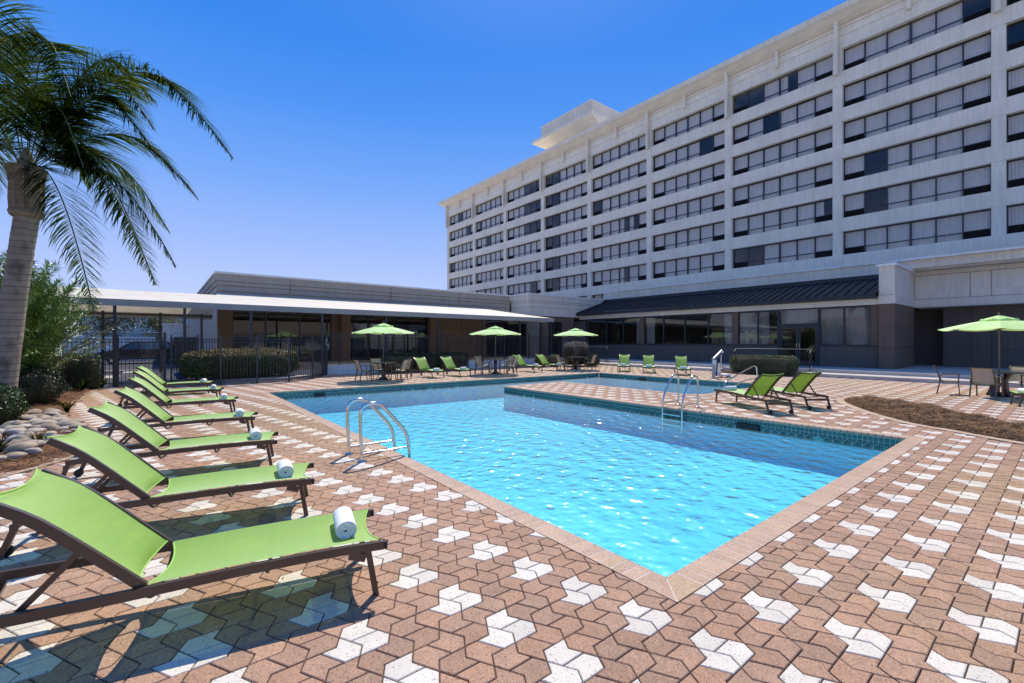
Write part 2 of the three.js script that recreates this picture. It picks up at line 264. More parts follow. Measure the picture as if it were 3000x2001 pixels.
// the deck: bent interlocking pavers on a triangular grid; twelve make one repeat and three of them are white
const deck = struct('pool_deck');
const DECK = [[-9, 4], [24.1, 4], [24.1, -23.05], [-9, -23.05]];
part('joint_sand', shapeXZ(DECK, [OUTER], -.009), M.sand, deck);
{
  const ax = .07825, rz = .07133, c0 = [1.536, -2.049];
  const D = { 0: [1, 0], 60: [0, 1], 120: [-1, 1], 180: [-1, 0], 240: [0, -1], 300: [1, -1] };
  const SH = { A: [0, 2, 240, 1, 300, 1, 180, 2, 120, 1], B: [0, 2, 300, 1, 240, 1, 180, 2, 60, 1], C: [300, 2, 240, 1, 180, 1, 120, 2, 0, 1], D: [300, 2, 180, 1, 240, 1, 120, 2, 60, 1] };
  const CELL = [['A', -1, 2, 1], ['B', 0, 0, 1], ['C', -1, 1, 1], ['A', 3, 0], ['A', 3, 4], ['B', 0, 4], ['B', 4, 2], ['C', 3, 3], ['C', 7, 5], ['D', 2, 2], ['D', 6, 0], ['D', 6, 4]];
  const pts = (k, m, n) => { const out = [[m, n]], s = SH[k]; for (let i = 0; i < s.length; i += 2) { const d = D[s[i]]; m += d[0] * s[i + 1]; n += d[1] * s[i + 1]; out.push([m, n]); } return out.map(([a, b]) => [c0[0] + (a + b * .5) * ax, c0[1] - b * rz]); };
  const edges = OUTER.map((a, i) => [a, OUTER[(i + 1) % OUTER.length]]);
  const po = Math.sign(sArea(OUTER));
  const clip = (P, a, b) => { const nx = -(b[1] - a[1]) * -po, nz = (b[0] - a[0]) * -po, f = p => (p[0] - a[0]) * nx + (p[1] - a[1]) * nz, o = []; for (let i = 0; i < P.length; i++) { const p = P[i], q = P[(i + 1) % P.length], fp = f(p), fq = f(q); if (fp >= 0) o.push(p); if (fp * fq < 0) { const t = fp / (fp - fq); o.push([p[0] + (q[0] - p[0]) * t, p[1] + (q[1] - p[1]) * t]); } } return o; };
  const segCross = (a, b, p, q) => { const o = (a, b, c) => (b[0] - a[0]) * (c[1] - a[1]) - (b[1] - a[1]) * (c[0] - a[0]); return o(a, b, p) * o(a, b, q) < 0 && o(p, q, a) * o(p, q, b) < 0; };
  const clean = P => P.filter((p, i) => { const q = P[(i + 1) % P.length]; return Math.hypot(p[0] - q[0], p[1] - q[1]) > .004; });
  const list = [];
  for (let J = -14; J < 56; J++) for (let I = -40; I < 56; I++) for (const [k, m, n, w] of CELL) {
    const oy = -6 * -J, ox = -4 * J;                       // cell vectors (8,0) and (-4,6)
    let P = pts(k, m + 8 * I + ox, n + oy);
    const cx = P.reduce((s, p) => s + p[0], 0) / 6, cz = P.reduce((s, p) => s + p[1], 0) / 6;
    if (cx < -8 || cx > 24.1 || cz > 3.2 || cz < -23.1) continue;
    const lat = cx * Math.cos(YAW) + cz * Math.sin(YAW), fw = cx * Math.sin(YAW) - cz * Math.cos(YAW);
    if (fw < -.8 || Math.abs(lat) > Math.max(0, fw) * 1.5 + 3.5) continue;           // nothing behind the camera is paved piece by piece
    if (inPoly(cx, cz, BED_L) || inPoly(cx, cz, BORDER_R) || inPoly(cx, cz, BED_BACK) || inPoly(cx, cz, WALK)) continue;
    const ins = P.map(p => inPoly(p[0], p[1], OUTER)), nin = ins.filter(Boolean).length;
    if (nin === 6) continue;
    if (nin) {
      const cr = edges.filter(([a, b]) => P.some((p, i) => segCross(a, b, p, P[(i + 1) % 6])));
      if (!cr.length) continue;
      let pieces = [];
      if (cr.length === 1) pieces = [clip(P, ...cr[0])];
      else {
        const [[a, b], [c, d]] = cr, out = (p, [s, t]) => ((p[0] - s[0]) * (t[1] - s[1]) - (p[1] - s[1]) * (t[0] - s[0])) * po > 0;
        const convex = !out(b === c ? d : c === b ? d : a === d ? c : d, [a, b]);
        pieces = convex ? [clip(P, a, b), clip(clip(P, b, a), c, d)] : [clip(clip(P, a, b), c, d)];
      }
      pieces = pieces.map(clean).filter(Q => Q.length > 2 && Math.abs(sArea(Q)) > .0006);
      if (!pieces.length) continue; P = pieces[0];
      for (const Q of pieces.slice(1)) list.push({ P: Q, w: !!w, d: Math.hypot(cx, cz), vis: false, cx, cz });
    }
    list.push({ P, w: !!w, d: Math.hypot(cx, cz), vis: Math.abs(lat) < fw * 1.147 && fw > 2.16, cx, cz });
  }
  list.sort((a, b) => (b.vis - a.vis) || a.d - b.d);
  const bulk = { 0: new Geo(true), 1: new Geo(true) };
  list.forEach((q, n) => {
    const own = n < 300, g = own ? new Geo(true) : bulk[+q.w];
    const patch = fbm((q.cx + 40) / 80, (q.cz + 40) / 80, 40, 3, 5), tan = Math.max(0, fbm((q.cx + 40) / 80, (q.cz + 40) / 80, 22, 2, 77) - .58) * 2.2 * rr(.3, 1);
    const t = .86 + .22 * (patch - .5) + rr(-.09, .09), hue = rr(-.03, .03);
    g.col = q.w ? [.82 * (t + .1), .73 * (t + .1) * (1 - tan * .06), .60 * (t + .1) * (1 - tan * .3)] : [.64 * (t + hue) * (1 - .05 * tan), .375 * t * (1 + tan * .18), .235 * (t - hue) * (1 - tan * .25)];
    const y = rr(-.0016, .0016), tx = rr(-.004, .004), tz = rr(-.004, .004), H = p => y + (p[0] - q.cx) * tx + (p[1] - q.cz) * tz;
    const base = inset(q.P, .0036), top = inset(q.P, q.d < 9 ? .0075 : .0075), N = base.length;
    const f = THREE.ShapeUtils.triangulateShape(top.map(p => new THREE.Vector2(p[0], p[1])), []), up = sArea(top) > 0;
    for (const [a, b, c] of f) { const r = i => [top[i][0], H(top[i]), top[i][1]]; g.tri(r(a), up ? r(c) : r(b), up ? r(b) : r(c)); }
    for (let i = 0; i < N; i++) {
      const j = (i + 1) % N, [s, e] = up ? [j, i] : [i, j];
      g.quad([base[s][0], H(base[s]) - .0035, base[s][1]], [base[e][0], H(base[e]) - .0035, base[e][1]], [top[e][0], H(top[e]), top[e][1]], [top[s][0], H(top[s]), top[s][1]]);
      if (q.d < 12) g.quad([base[s][0], -.012, base[s][1]], [base[e][0], -.012, base[e][1]], [base[e][0], H(base[e]) - .0035, base[e][1]], [base[s][0], H(base[s]) - .0035, base[s][1]]);
    }
    if (own) part('paver', g.build(), q.w ? M.paverWhite : M.paverBrown, deck);
  });
  part('brown_paving', bulk[0].build(), M.paverBrown, deck).userData.kind = 'stuff';
  part('white_paving', bulk[1].build(), M.paverWhite, deck).userData.kind = 'stuff';
  console.log('pavers', list.length);
}

// the pool: shell, coping bricks, waterline tiles, skimmers, water
const pool = struct('swimming_pool');
{
  const n = POOL.length, floor = shapeXZ(inset(POOL, -.03), [], FLOOR_Y); part('pool_floor', floor, M.plaster, pool);
  const wall = new Geo(), backing = new Geo(); const sgn = Math.sign(sArea(POOL));
  const copList = [], tiles = [];
  for (let i = 0; i < n; i++) {
    let a = POOL[i], b = POOL[(i + 1) % n]; const L = Math.hypot(b[0] - a[0], b[1] - a[1]), t = [(b[0] - a[0]) / L, (b[1] - a[1]) / L], nn = [-t[1] * sgn, t[0] * sgn];     // nn points into the pool
    const at = (s, d, y) => [a[0] + t[0] * s - nn[0] * d, y, a[1] + t[1] * s - nn[1] * d];      // d: distance back from the edge, away from the water
    wall.quad(at(0, .018, FLOOR_Y - .02), at(L, .018, FLOOR_Y - .02), at(L, .018, -.30), at(0, .018, -.30));
    backing.quad(at(0, .022, -.305), at(L, .022, -.305), at(L, .022, -.055), at(0, .022, -.055));
    const ao = OUTER[i], bo = OUTER[(i + 1) % n];
    // coping: one brick after another, ends mitred at the corners
    const k = Math.max(1, Math.round(L / .1055)), Lo = Math.hypot(bo[0] - ao[0], bo[1] - ao[1]);
    for (let q = 0; q < k; q++) {
      const s0 = L * q / k, s1 = L * (q + 1) / k; const oS = (ao[0] - a[0]) * t[0] + (ao[1] - a[1]) * t[1];
      const o0 = q === 0 ? oS : s0, o1 = q === k - 1 ? oS + Lo : s1;
      copList.push({ at, q: [s0 + .005, s1 - .005, o0 + .005, o1 - .005], d: Math.hypot(at(s0, 0, 0)[0], at(s0, 0, 0)[2]), vis: i });
    }
    // tiles: an upper row of squares and a lower row cut on the diagonal; only walls that face the camera's side can be told apart
    const kt = Math.max(2, 2 * Math.round(L / .154)), w = L / kt, mid = at(L / 2, 0, 0), facing = (nn[0] * (0 - mid[0]) + nn[1] * (0 - mid[2])) > 0;
    const yA = -.060, yB = -.140, yC = -.235, yD = -.295, g = .0042;
    for (let q = 0; q < kt; q++) tiles.push({ at, P: [[q * w, yB], [(q + 1) * w, yB], [(q + 1) * w, yA], [q * w, yA]], g, d: Math.hypot(...[0, 2].map(z => at(q * w, 0, 0)[z])) + (facing ? 0 : 100), tone: 0 });
    for (let q = 0; q < kt; q += 2) {
      const x0 = q * w, x1 = x0 + w, x2 = x0 + 2 * w, ap = yB - .028, lo = yC - .01, dd = Math.hypot(...[0, 2].map(z => at(x0, 0, 0)[z])) + (facing ? 0 : 100), worn = rnd() < .05;
      tiles.push({ at, P: [[x0, lo], [x1, ap], [x1, yB], [x0, yB]], g, d: dd, tone: 1 }, { at, P: [[x1, ap], [x2, lo], [x2, yB], [x1, yB]], g, d: dd, tone: 1 }, { at, P: [[x0, lo], [x0, yD], [x2, yD], [x2, lo], [x1, ap]].reverse(), g, d: dd, tone: worn ? 3 : 2 });
    }
  }
  part('pool_wall', wall.build(), M.plaster, pool);
  part('tile_backing', backing.build(), M.grout, pool);
  // coping bricks
  copList.sort((a, b) => a.d - b.d); const cb = new Geo(true), bed = new Geo();
  copList.forEach((c, i) => {
    const own = i < 300, g = own ? new Geo(true) : cb, tt = rr(.88, 1.06), yl = rnd() < .3 ? rr(.0, .25) : 0;
    g.col = [.68 * tt, .445 * tt * (1 + .12 * yl), .295 * tt * (1 - .4 * yl)]; const [s0, s1, o0, o1] = c.q;
    const prof = [[COPING, -.06], [COPING, .004], [.018, .005], [.004, .001], [-.010, -.012], [-.014, -.028], [-.008, -.048], [.01, -.056]];      // d, y: bull nose over the tiles
    const S = prof.map(([d, y]) => { const k = Math.max(0, d) / COPING; return [c.at(s0 + (o0 - s0) * k, d, y), c.at(s1 + (o1 - s1) * k, d, y)]; });
    for (let k = 0; k + 1 < S.length; k++) g.quad(S[k][0], S[k + 1][0], S[k + 1][1], S[k][1]);
    for (const e of [0, 1]) for (let k = 1; k + 1 < S.length; k++) { const q = [S[0][e], S[k][e], S[k + 1][e]]; e ? g.tri(q[0], q[1], q[2]) : g.tri(q[0], q[2], q[1]); }
    if (own) part('coping_brick', g.build(), M.coping, pool);
  });
  part('coping_bricks_beyond', cb.build(), M.coping, pool).userData.kind = 'stuff';
  const IN = inset(POOL, -.021); for (let i = 0; i < n; i++) { const a = IN[i], b = IN[(i + 1) % n], ao = OUTER[i], bo = OUTER[(i + 1) % n], y = .0036; bed.quad([a[0], y, a[1]], [b[0], y, b[1]], [bo[0], y, bo[1]], [ao[0], y, ao[1]]); }
  part('coping_mortar', bed.build(), M.mortar, pool);
  // tiles
  const tone = () => { const k = rr(.7, 1.25); return k; }, cols = [[.012, .115, .092], [.008, .075, .062], [.010, .09, .075], [.16, .38, .30]];
  tiles.sort((a, b) => a.d - b.d); const tb = new Geo(true);
  tiles.forEach((c, i) => {
    const own = i < 300, g = own ? new Geo(true) : tb, k = tone(), P = inset(c.P, c.g), f = THREE.ShapeUtils.triangulateShape(P.map(p => new THREE.Vector2(...p)), []);
    g.col = cols[c.tone].map(x => x * k); const dd = .016 + rr(-.0006, .0006), q = p => c.at(p[0], dd, p[1]), r = p => c.at(p[0], dd + .006, p[1]);
    for (const [x, y, z] of f) g.tri(q(P[x]), q(P[y]), q(P[z]));
    for (let e = 0; e < P.length; e++) { const s = P[e], t = P[(e + 1) % P.length]; g.quad(r(s), r(t), q(t), q(s)); }
    if (own) part('tile', g.build(), M.tile, pool);
  });
  part('tiles_beyond', tb.build(), M.tile, pool).userData.kind = 'stuff';
  // skimmer mouths
  const sk = (x0, x1, z0, z1) => { const m = part('skimmer', bx(x0, x1, -.262, -.135, z0, z1), M.black, pool); return m; };
  sk(9.965, 10.1, -4.63, -4.17); sk(4.2, 4.56, -16.5, -16.17); sk(18.36, 18.5, -13.2, -12.85);
}
struct('pool_water', shapeXZ(inset(POOL, -.012), [], WATER_Y), M.water);

// ------------------------------------------------------------------ terrace, steps, kerbs
{
  const t = struct('terrace');
  part('terrace_slab', bx(25.4, 36, -.05, .30, -26, 6), M.concrete, t);
  part('lower_step', bx(24.12, 25.38, -.05, .15, -8.1, 6), M.concrete, t);
  part('lower_step', bx(24.12, 25.38, -.05, .15, -21.5, -12.05), M.concrete, t);
  part('cheek_wall', bx(24.3, 25.39, -.05, .24, -12.04, -11.75), M.concrete, t);
  const w = struct('raised_walk');
  part('walk_slab', bx(6.4, 24, -.05, .44, -28.6, -23.12), M.concrete, w);
  const g = new Geo(); g.prism(WALK, -.05, .17); part('walk_slab', g.build(), M.concrete, w);
}
{
  const g = thing('kerb_wall', 'low white painted kerb wall under the black fence behind the tables', 'wall', [6.5, 0, -23.1]);
  part('wall_face', bx(0, 16.2, -.05, .47, -.1, .1), M.curbWhite, g);
}

// ------------------------------------------------------------------ glazing helper: panes in a plane, with frame, curtains and bars
function drape(w, h, folds, amp, ph = 0) {                 // a hanging curtain in the xy plane, folds along x
  const g = new Geo(), n = folds * 6, y1 = h; let a = null;
  for (let i = 0; i <= n; i++) { const x = w * i / n, z = amp * (Math.sin(i / n * folds * 6.283 + ph) + .4 * Math.sin(i / n * folds * 2.3 + ph * 2)); const b = [[x, 0, z], [x + .01 * Math.sin(i + ph), y1, z * .6]]; if (a) g.quad(a[0], b[0], b[1], a[1]); a = b; }
  return g.build();
}

// ------------------------------------------------------------------ the tower
{
  const tw = thing('hotel_tower', 'tall cream hotel block with rows of ribbon windows and a flared cornice', 'building', [39, 0, 0]);
  const PITCH = 8.004, Z0 = -67.13, PW = .6, NB = 11, yb = r => 21.32 - 2.672 * r, WH = 1.69, ROWS = 7, zEnd = Z0 + PITCH * NB;
  part('interior_wall', bx(5.2, 5.4, 0, 24, Z0 + .4, zEnd), M.inside, tw);
  part('rear_volume', bx(5.45, 16, 0, 25.2, Z0, zEnd), M.tower, tw);
  part('end_wall', bx(.43, 5.44, 0, 24.7, Z0, Z0 + .35), M.tower, tw);
  for (let r = 0; r <= ROWS; r++) part('floor_slab', bx(.43, 5.19, yb(r) - .45, yb(r) - .15, Z0 + .36, zEnd), M.carpet, tw);
  part('ceiling_slab', bx(.51, 5.19, 23.05, 23.2, Z0 + .36, zEnd), M.inside, tw);
  for (let k = 1; k < NB; k++) for (const o of [.25, PITCH / 2 + .25]) part('party_wall', bx(.45, 5.18, 4.2, 23.0, Z0 + k * PITCH + o, Z0 + k * PITCH + o + .1), M.inside, tw);
  for (let k = 0; k <= NB; k++) {
    const z = Z0 + k * PITCH, g = new Geo(); let top = 22.98;
    for (let r = 0; r <= ROWS; r++) { const y0 = r === ROWS ? 0 : yb(r) - .99; g.box(0, .42, y0 + .015, top - .015, z, z + PW); top = y0; }
    g.box(.03, .40, 0, 22.97, z + .03, z + PW - .03); part('pilaster', g.build(), M.tower, tw);
    part('cornice_fin', new Geo().sweep([[-.30, 24.95, z + .3], [-.26, 21.05, z + .3]], .24, .3, [1, 0, 0]).build(), M.tower, tw);
    if (k < NB) part('small_fin', new Geo().sweep([[-.26, 24.92, z + .3 + PITCH / 2], [-.2, 23.55, z + .3 + PITCH / 2]], .2, .24, [1, 0, 0]).build(), M.tower, tw);
  }
  for (const [y0, y1, d] of [[22.98, 23.86, 0], [23.9, 24.40, .0], [24.46, 24.66, -.03]]) { const g = new Geo(); g.box(d, .5, y0, y1, Z0 - (d ? .03 : 0), zEnd); part('frieze', g.build(), M.tower, tw); }
  part('frieze_core', bx(.05, .5, 22.99, 24.7, Z0 + .02, zEnd), M.tower, tw);
  { // cornice: a cove that flares out to a square edge, returned round the end
    const prof = [[.2, 24.67], [-.06, 24.69], [-.22, 24.75], [-.42, 24.86], [-.62, 24.99], [-.82, 25.13], [-.95, 25.20], [-.95, 25.225], [-.99, 25.23], [-1.04, 25.55], [-1.04, 25.62], [.6, 25.64]], g = new Geo();
    const q = (p, end) => end ? [p[0], p[1], zEnd] : [p[0], p[1], Z0 + Math.min(0, p[0]) * 1.1];
    for (let i = 0; i + 1 < prof.length; i++) { g.quad(q(prof[i]), q(prof[i], 1), q(prof[i + 1], 1), q(prof[i + 1])); const f = p => [[p[0], p[1], Z0 + Math.min(0, p[0]) * 1.1], [16, p[1], Z0 + Math.min(0, p[0]) * 1.1]]; const a = f(prof[i]), b = f(prof[i + 1]); g.quad(a[1], a[0], b[0], b[1]); }
    part('cornice', g.build(), M.tower, tw);
    part('roof_slab', bx(-.9, 16, 25.2, 25.6, Z0 - .4, zEnd), M.tower, tw);
  }
  // spandrels and ribbon windows
  const W = PITCH - PW, pw = W / 6, fx = .33;
  const paneFull = bx(0, .006, 0, WH - .1, 0, pw - .07), glassQ = (h, w) => new Geo().quad([0, 0, 0], [0, 0, w], [0, h, w], [0, h, 0]).build();
  const gTall = glassQ(WH - .1, pw - .06), gEnd = glassQ(WH - .1 - .46, pw - .06);
  const cv = [0, 1, 2].map(i => drape(pw - .06, WH - .14, 7 + i, .022, i * 1.7).rotateY(-Math.PI / 2)), ce = [0, 1].map(i => drape(pw - .06, WH - .58, 8, .022, i * 2.1).rotateY(-Math.PI / 2)), cp = drape(pw * .42, WH - .14, 5, .03, 1).rotateY(-Math.PI / 2);
  const frame = (() => { const g = new Geo(); g.box(0, .09, 0, .05, 0, W); g.box(0, .09, WH - .05, WH, 0, W); for (let i = 0; i <= 6; i++) { const t = i === 3 ? .055 : i === 0 || i === 6 ? .03 : .03, z = Math.min(W - t, Math.max(t, i * pw)); g.box(-.005, .085, .05, WH - .05, z - t, z + t); } for (let i = 1; i < 5; i++) g.box(.005, .08, .44, .50, i * pw + .03, (i + 1) * pw - .03); return g.build(); })();
  const louvre = (() => { const g = new Geo(); g.box(.05, .08, .05, .48, .03, pw - .03); g.box(.0, .085, .47, .52, .03, pw - .03); for (let s = 0; s < 9; s++) g.sweep([[.03, .085 + s * .044, .03], [.03, .085 + s * .044, pw - .03]], .05, .008, [.5, 1, 0]); return g.build(); })();
  for (let k = 0; k < NB; k++) for (let r = 0; r < ROWS; r++) {
    const z = Z0 + k * PITCH + PW, y = yb(r);
    const yl = r === ROWS - 1 ? 0 : yb(r + 1) + WH; part('spandrel', bx(.02, .40, yl, y, z, z + W), M.tower, tw);
    if (k > 8 || (r === ROWS - 1 && k > 4)) { part('glazing_strip', glassQ(WH, W).translate(fx, y, z), M.glassDark, tw); continue; }
    const win = part('window', frame, M.mullion, tw); win.position.set(fx, y, z);
    const far = k < 3, panes = [], curt = [];
    for (const i of [0, 5]) { const l = part('louvre', louvre, M.black, win); l.position.z = i * pw; }
    const bay4 = k === 3 && r !== 9;
    for (let i = 0; i < 6; i++) {
      const end = i === 0 || i === 5, g = end ? gEnd : gTall, px = .045, py = end ? .51 : .05, pz = i * pw + .03, roll = rnd();
      if (far) panes.push(g.clone().translate(px, py, pz)); else part('pane', g, M.glass, win).position.set(px, py, pz);
      const open = (bay4 && i < 2) || (k === 2 && i > 2 && r < 3) || roll < .075;
      if (open) { if (roll < .03) { const c = part('curtain', cp, M.curtain, win); c.position.set(.2, .06, pz); } continue; }
      const cg = end ? ce[i ? 1 : 0] : cv[Math.floor(roll * 90) % 3];
      if (far) curt.push(cg.clone().translate(.2, py + .01, pz)); else part('curtain', cg, M.curtain, win).position.set(rr(.17, .22), py + .01, pz);
    }
    if (far) { part('panes', join(panes), M.glass, win).userData.kind = 'stuff'; if (curt.length) part('curtains', join(curt), M.curtain, win).userData.kind = 'stuff'; }
  }
  // plant room on the roof, two tiers with a flared slab
  const ph = thing('roof_plant_room', 'small flat topped plant room standing on the roof of the hotel block', 'building', [43, 25.65, -42.6]);
  part('wall', bx(1.9, 9, 0, 4.4, -4.6, 4.4), M.tower, ph);
  { const g = new Geo(), a = [[1.9, 3.9, -4.6], [1.9, 3.9, 4.4]], b = [[-.25, 4.75, -6.6], [-.25, 4.75, 4.85]]; g.quad(a[0], a[1], b[1], b[0]); g.quad([9, 3.9, -4.6], a[0], b[0], [9, 4.75, -6.6]); g.quad(a[1], [9, 3.9, 4.4], [9, 4.75, 4.85], b[1]); g.box(-.25, 10, 4.76, 5.12, -6.6, 4.85); part('flared_slab', g.build(), M.tower, ph); }
  part('upper_tier', bx(-.1, 10, 5.13, 6.5, -4.7, 4.7), M.fasciaPale, ph);
  part('edge_trim', bx(-.18, 10, 6.505, 6.6, -4.78, 4.78), M.whitePaint, ph);
}

// ------------------------------------------------------------------ right-hand dining hall with a black standing-seam roof
{
  const X = 28.2, b = thing('dining_hall', 'long low building with black standing seam roof and curtained windows', 'building', [X, .3, 0]);
  const L = (z) => z, Y = y => y - .3;                       // local: x from the wall plane, y from the terrace
  part('base_wall', bx(0, .3, 0, Y(1.39), -27.5, -10.74), M.greyWall, b); part('base_wall', bx(0, .3, 0, Y(1.39), -8.62, -6.03), M.greyWall, b);
  part('wall_cap', bx(-.03, .3, Y(1.395), Y(1.44), -27.5, -10.74), M.mullion, b); part('wall_cap', bx(-.03, .3, Y(1.395), Y(1.44), -8.62, -6.03), M.mullion, b);
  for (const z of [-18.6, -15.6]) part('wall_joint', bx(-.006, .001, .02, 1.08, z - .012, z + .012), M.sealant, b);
  for (const [z0, z1] of [[-27.6, -27.2], [-20.14, -19.8], [-13.28, -12.97], [-6.38, -6.03]]) part('pier', bx(-.06, .28, Y(1.445), Y(3.5), z0, z1), M.brownWall, b);
  part('white_band', bx(-.12, .3, Y(3.505), Y(3.80), -26.2, -6.03), M.whitePaint, b);
  part('head_trim', bx(-.02, .2, Y(3.44), Y(3.50), -27.2, -6.03), M.mullion, b);
  // panes: [from, to, curtain from, curtain to]
  const panes = [[-27.2, -25.5, 0, 1], [-25.5, -23.33], [-23.33, -21.73], [-21.73, -20.16, .7, 1], [-19.78, -18.2, 0, .45], [-18.2, -16.56], [-16.56, -14.91], [-14.91, -13.3, .6, 1], [-12.95, -11.82, 0, 1], [-11.82, -10.72, 0, .5], [-8.62, -7.52, 0, 1], [-7.52, -6.4, 0, 1]];
  for (const [z0, z1, c0, c1] of panes) {
    const f = new Geo(), y0 = Y(1.445), y1 = Y(3.44), t = .035; f.box(.0, .1, y0, y1, z0, z0 + t); f.box(.0, .1, y0, y1, z1 - t, z1); f.box(0, .1, y0, y0 + .05, z0 + t, z1 - t); f.box(0, .1, y1 - .04, y1, z0 + t, z1 - t);
    const w = part('window', f.build(), M.mullion, b);
    part('pane', new Geo().quad([.05, y0 + .05, z0 + t], [.05, y0 + .05, z1 - t], [.05, y1 - .04, z1 - t], [.05, y1 - .04, z0 + t]).build(), M.glassDark, w);
    if (c1) { const cw = (z1 - z0) * (c1 - c0), g = drape(cw, y1 - y0 - .02, Math.round(cw / .12), .028, z0).rotateY(-Math.PI / 2); part('curtain', g, M.curtain, w).position.set(.24, y0, z0 + (z1 - z0) * c0); }
  }
  { // double door under a curtained transom
    const d = part('door', (() => { const g = new Geo(), z0 = -10.7, z1 = -8.64, zm = -9.66; for (const z of [z0, z1 - .07]) g.box(-.01, .13, 0, Y(3.44), z, z + .07); g.box(-.01, .13, Y(2.56), Y(2.66), z0 + .07, z1 - .07); for (const [a, c] of [[z0 + .08, zm - .01], [zm + .01, z1 - .08]]) { g.box(.02, .08, .02, Y(2.55), a, a + .11); g.box(.02, .08, .02, Y(2.55), c - .11, c); g.box(.02, .08, .02, .27, a + .11, c - .11); g.box(.02, .08, Y(2.42), Y(2.55), a + .11, c - .11); } return g.build(); })(), M.mullion, b);
    for (const [a, c] of [[-10.5, -9.8], [-9.52, -8.84]]) part('pane', new Geo().quad([.05, .27, a], [.05, .27, c], [.05, Y(2.42), c], [.05, Y(2.42), a]).build(), M.glassDark, d);
    part('transom_pane', new Geo().quad([.05, Y(2.66), -10.63], [.05, Y(2.66), -8.71], [.05, Y(3.44), -8.71], [.05, Y(3.44), -10.63]).build(), M.glassDark, d);
    const g = drape(1.9, .78, 16, .028, 2).rotateY(-Math.PI / 2); part('curtain', g, M.curtain, d).position.set(.22, Y(2.66), -10.62);
    part('handle', pipe([[-.03, .95, -9.73], [-.07, .97, -9.73], [-.07, 1.25, -9.73], [-.03, 1.27, -9.73]], .012), M.steel, d); part('handle', pipe([[-.03, .95, -9.59], [-.07, .97, -9.59], [-.07, 1.25, -9.59], [-.03, 1.27, -9.59]], .012), M.steel, d);
  }
  part('room_back', bx(9.4, 9.6, 0, 3.6, -27.6, -6.1), M.inside, b); part('room_floor', bx(.32, 9.38, .0, .05, -27.6, -6.1), M.carpet, b); part('room_ceiling', bx(.32, 9.38, Y(3.55), Y(3.65), -27.6, -6.1), M.inside, b); part('room_side', bx(.32, 9.38, .06, 3.2, -27.6, -27.4), M.inside, b); part('room_side', bx(.32, 9.38, .06, 3.2, -6.2, -6.08), M.inside, b);
  // roof
  const rg = new Geo(), z0 = -25.95, z1 = -6.05, e = [-.7, Y(4.0)], t = [2.8, Y(5.11)];
  rg.quad([e[0], e[1], z0], [e[0], e[1], z1], [t[0], t[1], z1], [t[0], t[1], z0]); rg.quad([e[0], e[1], z0], [t[0], t[1], z0], [t[0], Y(3.9), z0], [e[0], Y(3.9), z0]);
  const roof = part('roof', rg.build(), M.roofMetal, b);
  part('gutter', bx(e[0] - .08, e[0] + .05, Y(3.81), Y(3.985), z0, z1), M.roofMetal, roof);
  part('eave_soffit', bx(e[0] + .06, -.13, Y(3.815), Y(3.85), z0, z1), M.roofMetal, roof);
  for (let i = 0; i <= 46; i++) { const z = z1 - .02 - i * .4315; if (z < z0) break; part('seam', new Geo().sweep([[e[0] - .02, e[1] + .025, z], [t[0], t[1] + .025, z]], .035, .06).build(), M.roofMetal, roof); }
  part('ridge_flashing', bx(2.72, 2.86, Y(5.09), Y(5.33), -26.2, -6.0), M.roofMetal, roof);
  for (const z of [-21, -17.4, -14.2, -11.3]) part('roof_hook', pipe([[2.72, Y(5.22), z], [2.6, Y(5.24), z], [2.58, Y(5.33), z]], .015), M.steel, roof);
  part('parapet', bx(2.85, 3.2, Y(5.335), Y(5.55), -26.0, -6.0), M.fasciaPale, b); part('parapet', bx(2.87, 3.2, Y(5.56), Y(5.92), -26.0, -6.0), M.fasciaPale, b);
  for (let i = 0; i < 7; i++) part('coping_cap', bx(2.78, 3.3, Y(5.925), Y(6.03), -26.0 + i * 3.7 + .006, -26.0 + (i + 1) * 3.7 - .006), M.whitePaint, b);
  part('flat_roof', bx(3.25, 10.75, Y(5.4), Y(5.6), -26, 20), M.concrete, b);
  // projecting corner pier and the long pale fascia beyond it
  for (const [y0, y1] of [[0, 1.03], [1.05, 2.05], [2.07, 3.19]]) part('corner_pier', bx(-.25, 4.0, y0, y1, -6.02, -5.42), M.brownWall, b);
  part('corner_pier_core', bx(-.2, 3.9, .01, 3.18, -5.98, -5.46), M.brownWall, b);
  part('pier_fascia', bx(-.29, 4.0, Y(3.50), Y(3.92), -6.04, -5.38), M.fasciaPale, b); part('pier_fascia', bx(-.26, 4.0, Y(3.935), Y(5.33), -6.02, -5.41), M.fasciaPale, b); part('pier_cap', bx(-.36, 4.2, Y(5.335), Y(5.47), -6.1, -5.32), M.whitePaint, b);
  const fx = 4.05; part('long_fascia', bx(fx, fx + .5, Y(3.52), Y(3.90), -5.42, 20), M.fasciaPale, b); part('long_fascia_recess', bx(fx + .03, fx + .5, Y(3.9), Y(5.2), -5.42, 20), M.fasciaGrey, b);
  for (const [a, c] of [[-5.4, -3.31], [-3.27, -2.57], [-2.53, 1.5], [1.54, 6], [6.04, 12]]) part('fascia_panel', bx(fx, fx + .05, Y(3.93), Y(5.16), a, c), M.fasciaPale, b);
  part('long_fascia', bx(fx - .02, fx + .5, Y(5.2), Y(5.49), -5.42, 20), M.fasciaPale, b); part('long_fascia', bx(fx - .06, fx + .5, Y(5.5), Y(5.72), -5.42, 20), M.fasciaPale, b);
  part('upper_fascia', bx(fx - 1.0, fx - .5, Y(5.5), Y(6.0), -5.9, 20), M.fasciaPale, b);
  for (let i = 0; i < 5; i++) part('coping_cap', bx(2.78, 3.3, Y(5.94), Y(6.05), -.09 + i * 4 + .006, -.09 + (i + 1) * 4 - .006), M.whitePaint, b);
  part('soffit', bx(fx, fx + 2.4, Y(3.48), Y(3.515), -5.42, 20), M.fasciaPale, b);
